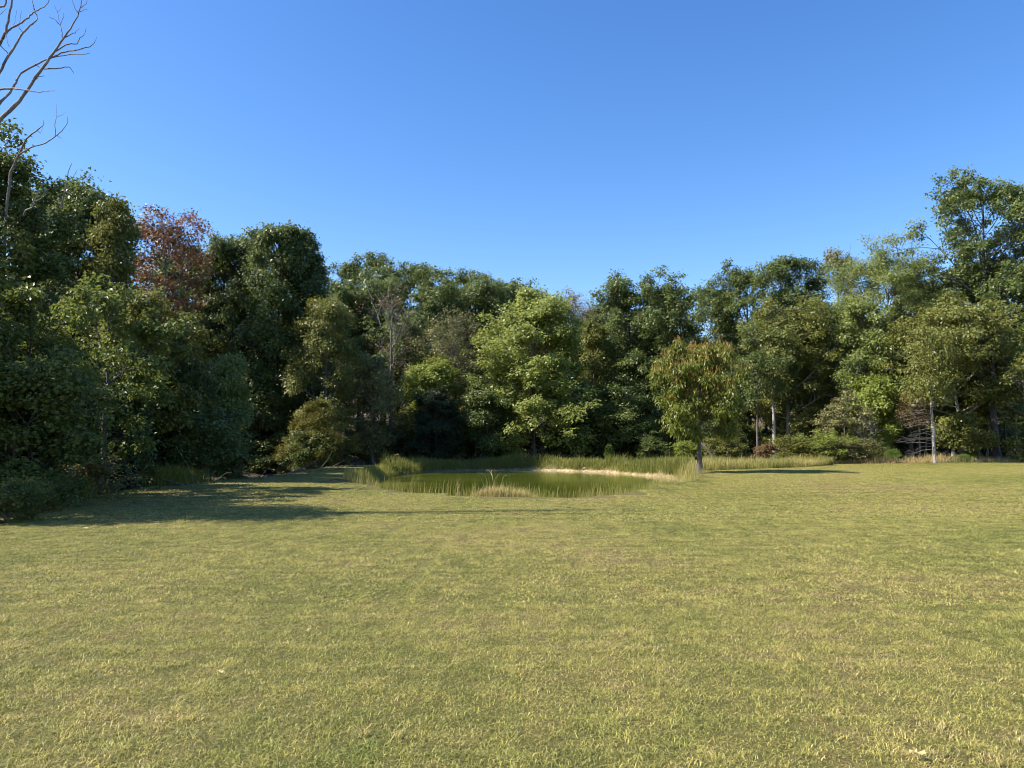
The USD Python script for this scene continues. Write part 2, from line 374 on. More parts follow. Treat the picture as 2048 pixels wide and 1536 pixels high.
ang = np.linspace(0, 2 * np.pi, 97)[:-1]
wv = np.vstack([[POND[0], POND[1], WATER_Z], np.stack([POND[0] + 0.93 * POND[2] * np.cos(ang), POND[1] + 0.93 * POND[3] * np.sin(ang), np.full(96, WATER_Z)], 1)])
wf = np.stack([np.zeros(96, int), 1 + np.arange(96), 1 + (np.arange(96) + 1) % 96], 1)
tag(obj('pond_water', (wv, wf), M['water']), 'still olive green water of the small pond', 'pond', kind='structure')


def gz(x, y): return float(height(np.array(x), np.array(y)))


# ------------------------------------------------------------------ lawn grass (uncountable): tiles of blades
def tile(nbl, hh, ww, seed, size=1.0, clump=0.14):
    rng = np.random.default_rng(seed)
    p = np.zeros((nbl, 3)); p[:, :2] = rng.uniform(-size / 2, size / 2, (nbl, 2))
    nc = int(nbl * clump); c = rng.uniform(-size / 2, size / 2, (max(nc // 14, 1), 2))
    p[:nc, :2] = c[rng.integers(0, len(c), nc)] + rng.normal(0, 0.02, (nc, 2))
    nv = meshkit.noise(np.stack([p[:, 0] * 6, p[:, 1] * 6, 0 * p[:, 0]], 1), seed)
    h = hh * (0.45 + 0.8 * nv + rng.exponential(0.18, nbl)); lean = rng.uniform(0.4, 2.6, nbl)
    t = np.clip(rng.beta(1.5, 1.9, nbl) + (nv - 0.5) * 0.2 + (rng.random(nbl) < 0.05) * 0.4, 0, 1)
    p[:, 2] -= 0.004
    v, f, tt = blades(p, h, ww * rng.uniform(0.6, 1.4, nbl), lean, rng, 0.55, t)
    return v, f, tt


def lawn_layer(name, label, spots, variants, seed):
    """One PointInstancer of grass tiles."""
    rng = np.random.default_rng(seed)
    path = numbered('/World', name)
    pi = UsdGeom.PointInstancer.Define(stage, path)
    rel = pi.CreatePrototypesRel()
    for k, (v, f, t) in enumerate(variants):
        m = usdkit.mesh(stage, f'{path}/turf_tile' + (f'_{k:03d}' if k else ''), (v, f), M['lawnblade'])
        UsdGeom.PrimvarsAPI(m).CreatePrimvar('tint', Sdf.ValueTypeNames.FloatArray, 'vertex').Set(Vt.FloatArray.FromNumpy(t.astype(np.float32)))
        rel.AddTarget(m.GetPath())
    n = len(spots)
    pi.CreateProtoIndicesAttr(Vt.IntArray.FromNumpy(rng.integers(0, len(variants), n).astype(np.int32)))
    pi.CreatePositionsAttr(Vt.Vec3fArray.FromNumpy(np.asarray(spots, np.float32)))
    a = rng.integers(0, 4, n) * math.pi / 4 * 2
    q = [Gf.Quath(float(math.cos(x / 2)), 0, 0, float(math.sin(x / 2))) for x in a]
    pi.CreateOrientationsAttr(Vt.QuathArray(q))
    tag(pi.GetPrim(), label, 'grass', kind='stuff')


def lawn_spots(d0, d1, step):
    xs, ys = np.meshgrid(np.arange(-44, 44, step), np.arange(0.5, 60, step), indexing='ij')
    xs, ys = xs.ravel() + step / 2, ys.ravel() + step / 2
    half = 0.69 * ys + 5.0
    ok = (ys >= d0) & (ys < d1) & (np.abs(xs) < half) & (wood_mask(xs, ys) < 0.6) & (rim(xs, ys) > 1.03)
    ok &= ~((xs > 8.5) & (ys > np.interp(xs, [8.5, 12, 17], [36.5, 39, 42.2])) & (xs < 17.5))
    xs, ys = xs[ok], ys[ok]
    return np.stack([xs, ys, height(xs, ys)], 1)


lawn_layer('lawn_grass', 'short mown grass in the foreground of the lawn', lawn_spots(0, 7.5, 0.5), [tile(2500, 0.026, 0.0032, 11 + k, 0.56) for k in range(5)], 1)
lawn_layer('lawn_grass', 'short mown grass across the middle of the lawn', lawn_spots(7.5, 16.0, 1.0), [tile(5000, 0.028, 0.0052, 31 + k, 1.08) for k in range(4)], 2)
lawn_layer('lawn_grass', 'short mown grass on the far lawn near the pond and woods', lawn_spots(16.0, 60, 1.0), [tile(2200, 0.030, 0.011, 51 + k, 1.08) for k in range(4)], 3)


# ------------------------------------------------------------------ trees
def profile(kind, s):
    if kind == 'oval': return np.sqrt(np.clip(np.sin(np.pi * (0.10 + 0.86 * s)), 0.02, 1))
    if kind == 'cone': return 0.12 + 0.95 * (1 - s) ** 0.85 * np.clip(s * 6 + 0.55, 0, 1)
    if kind == 'egg': return np.clip(1.05 - s, 0.02, 1) ** 0.6 * np.clip(s * 2.2 + 0.55, 0, 1)
    if kind == 'top': return np.clip(0.45 + 0.9 * s, 0, 1) * np.sqrt(np.clip(1.04 - s ** 3, 0.05, 1))
    if kind == 'col': return 0.75 + 0.25 * np.sin(np.pi * s)
    return np.ones_like(s)


def tree_meshes(H, cb, R, seed, shape='oval', limbs=18, sub=7, twig=4, nleaf=14, leaf=(0.17, 0.12), cr=0.30, droop=0.25, elev=(0.25, 1.1), r0=None, lean=(0, 0), bend=0.35,
                leafy=1.0, per=2, wob=0.02, skew=(0, 0), sides=7, flat=0.8, lod=0, sub0=0.32, fit=True):
    """Skeleton of trunk > limbs > branches > twigs, leaf clusters along the twigs. Returns dict of (v, f, tint)."""
    rng = np.random.default_rng(seed)
    r0 = r0 or 0.012 * H + 0.02
    k = 9
    T = np.zeros((1, k, 3)); zz = np.linspace(0, 1, k)
    T[0, :, 2] = zz * H * 0.97
    T[0, :, 0] = lean[0] * zz + np.cumsum(rng.normal(0, wob, k)) * H / 8 * (zz > 0); T[0, :, 1] = lean[1] * zz + np.cumsum(rng.normal(0, wob, k)) * H / 8 * (zz > 0)
    rad = r0 * (1 - 0.86 * zz ** 0.9) + r0 * 0.5 * np.exp(-zz * H / 0.35)
    T0 = np.concatenate([T[:, :1] + [0, 0, -0.25], T[:, :1] + [0, 0, 0.12], T[:, 1:]], 1)
    rad0 = np.concatenate([[r0 * 2.1], [r0 * 1.5], rad[1:]])
    out = {'trunk': tubes(T0, rad0[None], sides)}
    # limbs
    s = (np.arange(limbs) + rng.random(limbs) * 0.8) / limbs
    s = s ** 0.9
    u = (cb + (H * 0.96 - cb) * s) / (H * 0.97)
    u0 = np.clip(u - 0.06 * rng.random(limbs), 0.02, 0.98)
    st, _ = along(np.repeat(T, limbs, 0), u0)
    az = np.arange(limbs) * 2.39996 + rng.normal(0, 0.35, limbs) + seed
    el = elev[0] + (elev[1] - elev[0]) * s + rng.normal(0, 0.12, limbs)
    env = R * profile(shape, s) * rng.uniform(0.62, 1.18, limbs)
    d = np.stack([np.cos(az) * np.cos(el), np.sin(az) * np.cos(el), np.sin(el)], 1)
    env = env * (1 + skew[0] * np.cos(az) + skew[1] * np.sin(az))
    Ln = env / np.maximum(np.cos(el), 0.55)
    P1 = grow(st, d, Ln, 5, (0, 0, bend), 0.08, rng)
    R1 = np.interp(u0, zz, rad)[:, None] * 0.55 * np.linspace(1, 0.25, 5)
    R1 = np.minimum(R1, (0.018 * Ln + 0.01)[:, None] * np.linspace(1, 0.3, 5))
    st, d, idx, uu = children(P1, sub, sub0, 1.0, 0.85, rng)
    L2 = Ln[idx] * (0.62 - 0.34 * uu) * rng.uniform(0.7, 1.25, len(idx)) + (0.03 if shape == 'cone' else 0.15)
    k2 = 4 if lod == 0 else 3
    P2 = grow(st, d, L2, k2, (0, 0, bend * 0.7), 0.12, rng)
    R2 = (0.010 * L2 + 0.005)[:, None] * np.linspace(1, 0.35, k2)
    mb = MB(); mb.add(*tubes(P1, R1, 5)); mb.add(*tubes(P2, R2, 4 if lod == 0 else 3))
    st, d, idx2, uu2 = children(P2, twig, 0.45, 1.0, 0.9, rng)
    L3 = np.clip(L2[idx2] * 0.36, 0.05 if shape == 'cone' else 0.12, 0.6) * rng.uniform(0.6, 1.3, len(idx2))
    P3 = grow(st, d, L3, 3, (0, 0, 0.1), 0.15, rng)
    if lod == 0: mb.add(*tubes(P3, (0.004 * L3 + 0.0025)[:, None] * np.array([1, 0.8, 0.4]), 3))
    out['branches'] = (*mb.mesh(), mb.tint())
    # clusters
    if nleaf:
        C, O, ct = [], [], []
        mc, _ = along(P2, np.full(len(P2), 0.8)); mrnd = rng.random(len(P2))
        K = np.tile(idx2, per)
        for q in range(per):
            uq = np.clip((0.45 + 0.6 * (q + rng.random(len(P3))) / per), 0, 1)
            c, _ = along(P3, uq); C.append(c)
        C = np.vstack(C); keep = (mrnd[K] < 0.25 + leafy * 0.75 + (leafy >= 1)) & (rng.random(len(C)) < leafy ** 0.5); C, K = C[keep], K[keep]
        axis_pt = np.stack([np.interp(C[:, 2], T[0, :, 2], T[0, :, 0]), np.interp(C[:, 2], T[0, :, 2], T[0, :, 1]), C[:, 2] - 0.2 * R], 1)
        O = unit(unit(C - axis_pt) * 0.55 + unit(C - mc[K] + [0, 0, 0.08]))
        n = meshkit.noise(C * 0.45 + seed, seed % 97) * 0.45 + mrnd[K] * 0.35 + rng.random(len(C)) * 0.2
        out['crown'] = leaves(C, nleaf, cr, leaf[0], leaf[1], rng, droop=droop, up=0.45, out=O, outw=1.1, ctint=n, flat=flat, single=lod > 0)
        out['clusters'] = (C, O)
    if nleaf and fit:
        V = out['crown'][0]
        sz = H / np.percentile(V[:, 2], 99.93); ax = np.interp(V[:, 2], T[0, :, 2], T[0, :, 0]); ay = np.interp(V[:, 2], T[0, :, 2], T[0, :, 1])
        sr = R * 1.16 / np.percentile(np.hypot(V[:, 0] - ax, V[:, 1] - ay), 96.5)
        S = np.array([sr, sr, sz])
        for kk in ('branches', 'crown'): out[kk] = (out[kk][0] * S, *out[kk][1:])
        out['trunk'] = (out['trunk'][0] * [1, 1, sz], out['trunk'][1])
        out['clusters'] = (out['clusters'][0] * S, out['clusters'][1])
    return out


def build_tree(prim, g, leafmat, bark, crown='crown'):
    path = str(prim.GetPath())
    v, f = g['trunk']; obj('trunk', (v, f), M[bark], path, smooth=True)
    v, f, t = g['branches']; obj('branches', (v, f), M[bark], path)
    if 'crown' in g:
        v, f, t = g['crown']; obj(crown, (v, f), M[leafmat], path, tint=t)
    return prim


NSEED = [100]


def tree(name, label, cat, px, Y, top, bottom, wpx, mat='oak', bark='bark', group=None, rz=0.0, x=None, **kw):
    """A tree whose crown is centred on photo column px at depth Y, its top at row top, its crown's underside at row bottom, wpx wide."""
    NSEED[0] += 1
    X = at(px, 900, Y)[0] if x is None else x
    z0 = gz(X, Y)
    H = at(px, top, Y)[2] - z0; cb = max(at(px, bottom, Y)[2] - z0, 0.15)
    R = wpx / F_PX * Y / 2 * 0.86
    kw.setdefault('seed', NSEED[0])
    if Y > 36: kw.setdefault('lod', 1)
    elif kw.get('nleaf', 14) > 16 and kw['leaf'][1] > 0.1: kw['nleaf'] = kw['nleaf'] // 2
    p = thing(name, (X, Y, z0), rz, label=label, cat=cat, group=group)
    g = tree_meshes(H, cb, R, **kw)
    build_tree(p, g, mat, bark)
    return p, g


dense = dict(limbs=26, sub=8, twig=3, nleaf=32, per=2, leaf=(0.165, 0.125), cr=0.40)
mid = dict(limbs=20, sub=7, twig=3, nleaf=27, per=2, leaf=(0.165, 0.125), cr=0.40)
near = dict(limbs=20, sub=7, twig=5, nleaf=12, per=3, leaf=(0.135, 0.10), cr=0.27)

# left edge, nearest first
tree('oak_tree', 'tall dark oak filling the left edge of the photo below the bare branches', 'tree', -30, 31, 262, 800, 330, 'oak', 'barkdark', **{**near, 'limbs': 28, 'leaf': (0.17, 0.125), 'cr': 0.32})
tree('oak_tree', 'oak just outside the left edge whose shadow falls across the lawn', 'tree', -320, 16.2, 150, 700, 420, 'oak', 'barkdark', **{**mid, 'leaf': (0.16, 0.12)})
tree('oak_tree', 'broad oak out of the left edge behind the near bushes', 'tree', -310, 19.3, 330, 800, 260, 'oak', 'barkdark', **mid)
tree('oak_tree', 'rounded dark oak second from the left edge, left of the red-leaved tree', 'tree', 135, 37, 358, 760, 215, 'oak', 'barkdark', **{**dense, 'leaf': (0.18, 0.13)})
tree('small_oak_tree', 'brownish dark crown tucked between the left oaks and the red tree', 'tree', 205, 35.5, 394, 700, 110, 'olive', 'barkdark', **mid)
tree('red_tree', 'tree with rusty red dying leaves in the left woods', 'tree', 318, 46.8, 408, 620, 190, 'red', 'deadwood', shape='oval', **{**mid, 'nleaf': 19, 'limbs': 22, 'leafy': 0.66})
tree('oak_tree', 'green oak showing through and below the red-leaved tree', 'tree', 345, 53, 498, 760, 200, 'oak', 'barkdark', **dense)
tree('maple_tree', 'yellow-green maple with sunlit upper sprays in front of the left oaks', 'tree', 200, 23.2, 540, 920, 240, 'mapleleaf', 'barkdark', **{**near, 'leaf': (0.15, 0.12), 'leafy': 0.42, 'sub': 5, 'twig': 7, 'sub0': 0.5, 'limbs': 18})
tree('maple_tree', 'green maple at the left edge with a few bright sprays, above the dark bush', 'tree', 50, 20.6, 565, 930, 260, 'mapleleaf', 'barkdark', **{**near, 'leaf': (0.15, 0.12), 'leafy': 0.5, 'sub': 5, 'twig': 7, 'sub0': 0.5, 'limbs': 18})
tree('maple_tree', 'smaller sunlit maple below the red-leaved tree', 'tree', 285, 28, 580, 850, 200, 'olive', 'barkdark', **{**near, 'leaf': (0.15, 0.12), 'nleaf': 10})
tree('maple_tree', 'dark low-branched maple at the left edge above the leaning sapling', 'tree', 30, 18.5, 700, 985, 330, 'oak', 'barkdark', **{**near, 'nleaf': 10})
tree('oak_tree', 'green oak right of the red-leaved tree', 'tree', 440, 51, 474, 760, 150, 'oak', 'barkdark', **dense)
tree('oak_tree', 'tallest oak left of the pond, left half of the double rounded top', 'tree', 545, 48.6, 448, 880, 140, 'oak', 'barkdark', **{**dense, 'limbs': 30})
tree('oak_tree', 'right-hand top of the double-topped tall oak left of the pond', 'tree', 600, 49.8, 455, 880, 110, 'dark', 'barkdark', **{**dense, 'limbs': 30})
tree('oak_tree', 'slim oak shoulder on the left of the double-topped oak', 'tree', 500, 53, 478, 800, 110, 'oak', 'barkdark', **mid)
tree('sassafras_tree', 'small pale yellow-green tree low in the left woods', 'tree', 458, 38, 706, 880, 80, 'pale', 'bark', **{**mid, 'limbs': 14})
tree('locust_tree', 'sparse olive tree with feathery foliage behind the cedar', 'tree', 648, 46.5, 590, 850, 150, 'olive', 'bark', **{**mid, 'leaf': (0.15, 0.09), 'nleaf': 30, 'leafy': 0.95})
tree('understory_tree', 'low leafy tree in the shade left of the cedar', 'tree', 520, 48, 740, 930, 130, 'oak', 'barkdark', **mid)
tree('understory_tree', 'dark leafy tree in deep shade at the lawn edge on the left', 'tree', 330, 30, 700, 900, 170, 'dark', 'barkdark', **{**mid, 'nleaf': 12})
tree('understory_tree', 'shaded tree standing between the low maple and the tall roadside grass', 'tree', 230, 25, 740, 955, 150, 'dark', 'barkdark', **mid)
tree('cedar_tree', 'yellow-green conical cedar at the left end of the pond', 'tree', 632, 43, 800, 945, 128, 'cedar', 'barkdark', shape='cone', limbs=46, sub=8, twig=4, nleaf=26, leaf=(0.11, 0.03), cr=0.17, elev=(0.15, 0.9), bend=0.5, per=2, droop=-0.3, lod=1)
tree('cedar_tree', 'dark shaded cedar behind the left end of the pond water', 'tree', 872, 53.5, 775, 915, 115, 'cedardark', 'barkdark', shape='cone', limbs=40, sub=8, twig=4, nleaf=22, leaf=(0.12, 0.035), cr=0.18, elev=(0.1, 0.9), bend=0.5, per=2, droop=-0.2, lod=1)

# behind the pond
tree('maple_tree', 'bright light green maple directly behind the pond', 'tree', 1068, 56, 576, 900, 235, 'maplebright', 'bark', shape='egg', elev=(0.3, 1.25), **{**dense, 'limbs': 42, 'nleaf': 32})
tree('bare_tree', 'grey leafless tree with fine twigs behind the pond', 'tree', 782, 60, 570, 760, 150, 'brown', 'deadwood', shape='top', limbs=20, sub=8, twig=6, nleaf=3, leafy=0.25, leaf=(0.12, 0.08), elev=(0.7, 1.3))
tree('hackberry_tree', 'olive grey thinning tree with pale branches left of the bright maple', 'tree', 915, 58, 625, 800, 150, 'greyolive', 'deadwood', shape='top', limbs=20, sub=8, twig=5, nleaf=9, leafy=0.6, leaf=(0.14, 0.09), elev=(0.5, 1.2))
tree('dogwood_tree', 'rounded green low tree above the dark cedar', 'tree', 862, 56, 706, 850, 115, 'bright', 'bark', **mid)
tree('understory_tree', 'brown-green tangle of a small tree right of the yellow cedar', 'tree', 745, 50, 700, 910, 130, 'greyolive', 'bark', **{**mid, 'nleaf': 10})
tree('understory_tree', 'green small tree under the bright maple', 'tree', 975, 55, 760, 905, 120, 'oak', 'bark', **mid)
tree('understory_tree', 'dark small tree at the right foot of the bright maple', 'tree', 1140, 56, 740, 905, 120, 'oak', 'barkdark', **mid)
tree('tulip_tree', 'narrow yellow-green tree between the bright maple and the round oak', 'tree', 1187, 60, 640, 860, 70, 'olive', 'bark', **{**mid, 'limbs': 16})
tree('oak_tree', 'big round dark oak behind the right end of the pond', 'tree', 1335, 60, 542, 880, 190, 'oak', 'barkdark', **{**dense, 'limbs': 34})
tree('oak_tree', 'left half of the round oak pair behind the pond', 'tree', 1262, 61, 553, 880, 150, 'oak', 'barkdark', **dense)
tree('understory_tree', 'leafy low tree behind the far bank grass below the round oak', 'tree', 1240, 55, 770, 905, 130, 'oak', 'barkdark', **mid)
tree('bare_tree', 'brown twiggy tree against the sky between the bright maple and round oak', 'tree', 1150, 84, 572, 700, 110, 'brown', 'deadwood', shape='top', limbs=22, sub=8, twig=6, nleaf=5, leafy=0.5, leaf=(0.14, 0.09), elev=(0.8, 1.35))
for px, top, w, Y, lab in [(660, 522, 150, 80, 'rounded oak crown on the ridge just right of the double-topped oak'), (718, 508, 160, 83, 'highest oak crown on the centre ridge against the sky'),
                           (770, 530, 140, 78, 'oak crown on the ridge above the grey leafless tree'), (824, 526, 150, 84, 'oak crown in the middle of the centre ridge'),
                           (905, 538, 160, 80, 'wide oak crown on the centre ridge above the thinning tree'), (745, 566, 150, 73, 'lower oak crown behind the grey leafless tree'), (690, 572, 140, 71, 'lower oak crown right of the double-topped oak'), (868, 562, 140, 72, 'lower oak crown behind the thinning tree'),
                           (950, 556, 130, 76, 'lower oak crown on the ridge between the thinning tree and bright maple'),
                           (985, 546, 150, 82, 'oak crown on the ridge left of the bright maple top'), (1030, 566, 110, 85, 'last small oak crown on the ridge behind the bright maple top'),
                           (1100, 592, 120, 88, 'low far crown showing right of the bright maple top'), (1195, 604, 130, 90, 'low far crown in the dip of the skyline left of the round oak')]:
    tree('ridge_oak', lab, 'tree', px, Y, top - 4, 800, w * 1.15, 'oak', 'barkdark', **{**dense, 'leaf': (0.22, 0.165), 'cr': 0.48, 'limbs': 20, 'nleaf': 26})

# right woods
for px, Y, top, bot, w, m, lab, kw in [
    (1445, 66, 550, 840, 150, 'oak', 'oak rising right behind the seed-topped pond tree', dense),
    (1500, 64, 522, 840, 140, 'oak', 'airy oak with sky gaps right of the round oak', mid),
    (1567, 63, 512, 800, 150, 'oak', 'ragged oak top in the middle of the right skyline', mid),
    (1625, 64, 514, 800, 140, 'dark', 'dark open-topped oak left of the pale locust', mid),
    (1690, 66, 500, 800, 120, 'greyolive', 'small grey-olive crown at the left shoulder of the pale locust', {**mid, 'leafy': 0.6}),
    (1575, 54, 600, 850, 185, 'olive', 'sunlit olive tree with pale trunk right of the pond tree', dense),
    (1670, 56, 590, 850, 160, 'oak', 'green tree under the ragged right skyline', mid)]:
    tree('oak_tree' if m != 'olive' else 'poplar_tree', lab, 'tree', px, Y, top, bot, w, m, 'barkpale' if m == 'olive' else 'bark', **kw)
tree('locust_tree', 'pale green feathery locust with visible curved limbs at the right', 'tree', 1768, 53, 460, 640, 235, 'pale', 'bark', shape='oval', lean=(0.5, 0), wob=0.05, elev=(0.55, 1.1), bend=0.2, **{**mid, 'leaf': (0.15, 0.09), 'nleaf': 48, 'cr': 0.50, 'limbs': 18, 'sub': 8, 'leafy': 0.92, 'sub0': 0.4})
tree('oak_tree', 'tallest open-crowned oak at the right edge', 'tree', 1985, 50, 334, 680, 250, 'oak', 'barkdark', r0=0.27, **{**dense, 'limbs': 24, 'leaf': (0.175, 0.13), 'leafy': 0.72, 'sub0': 0.42, 'cr': 0.36})
tree('oak_tree', 'oak filling in below the tallest open-crowned oak at the right edge', 'tree', 1985, 52, 500, 820, 250, 'oak', 'barkdark', **dense)
tree('oak_tree', 'middle-height green oak between the pale locust and the tallest oak', 'tree', 1862, 55, 560, 840, 170, 'oak', 'barkdark', **dense)
tree('sassafras_tree', 'yellow-green small tree in front of the lower locust trunk', 'tree', 1735, 51, 600, 800, 120, 'pale', 'bark', **{**mid, 'leafy': 0.7, 'limbs': 16})
tree('oak_tree', 'oak leaning out of the right edge', 'tree', 2080, 49, 350, 800, 200, 'oak', 'barkdark', **mid)
tree('maple_tree', 'olive green broad low maple with drooping leaves at the right', 'tree', 1925, 46.5, 585, 850, 215, 'olive', 'barkpale', lean=(-0.6, 0), **{**dense, 'limbs': 28, 'droop': 0.5})
tree('dogwood_tree', 'brownish small tree with layered horizontal boughs at the right wood edge', 'tree', 1690, 47, 782, 880, 110, 'greyolive', 'bark', shape='oval', limbs=14, sub=8, twig=4, nleaf=10, leaf=(0.13, 0.08), flat=0.25, elev=(0.0, 0.25), bend=0.0)
tree('sweetgum_tree', 'fresh green slim tree behind the bare-branched pine', 'tree', 1748, 48, 745, 905, 100, 'bright', 'bark', **{**mid, 'leafy': 0.7, 'leaf': (0.18, 0.13)})
tree('oak_tree', 'twiggy browning tree cut by the right edge', 'tree', 2052, 44, 690, 920, 120, 'olive', 'deadwood', **{**mid, 'leafy': 0.35, 'limbs': 14})


# ------------------------------------------------------------------ the tree at the pond, with drooping leaves and seed tassels
X, Y = at(1399, 952, 34.4)[0], 34.4
z0 = gz(X, Y)
p = thing('sourwood_tree', (X, Y, z0), label='lone tree on the pond edge with drooping leaves and brown seed tassels', cat='tree')
H = (at(1399, 678, Y)[2] - z0) / 1.03; cb = at(1399, 846, Y)[2] - z0
g = tree_meshes(H, cb, 1.82, 777, shape='oval', limbs=24, sub=8, twig=4, nleaf=11, leaf=(0.20, 0.085), cr=0.24, droop=0.75, elev=(0.12, 1.0), r0=0.125, bend=0.25, per=2, lean=(0.15, 0.0))
build_tree(p, g, 'sour', 'bark')
rng = np.random.default_rng(5)
C, O = g['clusters']
pick = (C[:, 2] > cb + 0.25 * (H - cb)) & (np.hypot(C[:, 0], C[:, 1]) > 0.9 - 0.9 * (C[:, 2] - cb) / (H - cb)) & (O[:, 2] > 0.25) & (rng.random(len(C)) < 0.95)
C2 = C[pick] + [0, 0, 0.12]
idx = np.repeat(np.arange(len(C2)), 7)
st = C2[idx] + rng.normal(0, 0.10, (len(idx), 3))
v, f, t = blades(st, rng.uniform(0.12, 0.26, len(idx)), rng.uniform(0.02, 0.035, len(idx)), rng.uniform(0.2, 1.1, len(idx)), rng, 1.0)
obj('seed_tassels', (v, f), M['seed'], str(p.GetPath()), tint=t)

# the small black box strapped to its trunk
b = thing('trail_camera', (X - 0.165, Y - 0.06, z0 + 0.72), label='small black box strapped to the left side of the pond tree trunk', cat='box')
import trimesh
bx = trimesh.creation.box((0.085, 0.10, 0.145)); bx = bx.subdivide(); obj('box_body', (np.array(bx.vertices) * (1 - 0.06 * (np.abs(np.array(bx.vertices)[:, 2:]) > 0.06)), np.array(bx.faces)), M['black'], str(b.GetPath()))
lid = trimesh.creation.box((0.095, 0.115, 0.015)); lid.apply_translation((0, 0, 0.082)); obj('lid', lid, M['black'], str(b.GetPath()))
a = np.linspace(0, 2 * np.pi, 25); loop = np.stack([0.165 + 0.155 * np.cos(a), 0.06 + 0.155 * np.sin(a), np.full(25, 0.02)], 1)
obj('strap', tubes(loop[None], np.full((1, 25), 0.010), 4), M['strap'], str(b.GetPath()))

# log leaning behind the pond tree
A, B = at(1399, 886, 38), at(1424, 905, 38)
d = thing('broken_limb', (B[0], B[1], B[2]), label='pale pinkish broken limb sticking out behind the pond tree trunk', cat='log')
k = np.linspace(0, 1, 6)[:, None]
pl = (A - B) * (1 - k) + np.array([0.35, 0.1, -0.75]) * np.maximum(k - 0.6, 0) * 1.2 + np.array([[0, 0, 0]])
v, f = tubes(pl[None], np.array([[0.05, 0.06, 0.065, 0.06, 0.05, 0.03]]), 7)
obj('limb', (v, f), M['log'], str(d.GetPath()), smooth=True)
sn = np.array([[[0, 0, 0], [-0.10, 0, 0.12], [-0.14, 0.02, 0.25]]]) + pl[2]; obj('snag', tubes(sn, np.array([[0.02, 0.014, 0.006]]), 5), M['log'], str(d.GetPath()))


# ------------------------------------------------------------------ dead trees
def pixel_branches(prim, base, Y0, lines, mat, part='branch', seed=0):
    """Each limb given by its photo points; every limb has its own distance and thickness in metres."""
    rng = np.random.default_rng(seed)
    for pts, r1, r2, dy0, dy1 in lines:
        pts = np.array(pts, float)
        s = np.linspace(0, 1, len(pts)); n = max(len(pts) * 3, 6); si = np.linspace(0, 1, n)
        xx, yy = np.interp(si, s, pts[:, 0]), np.interp(si, s, pts[:, 1])
        dep = Y0 + dy0 + (dy1 - dy0) * si + np.cumsum(rng.normal(0, 0.03, n))
        P = np.array([at(x, y, q) for x, y, q in zip(xx, yy, dep)]) - base + rng.normal(0, 0.006, (n, 3))
        obj(part, tubes(P[None], np.interp(si, [0, 1], [r1, r2])[None] * (1 + rng.normal(0, 0.05, n)), 6), M[mat], str(prim.GetPath()), smooth=True)


Zq = 2.4
def z(*pts): return [(a / Zq, b / Zq) for a, b in pts]


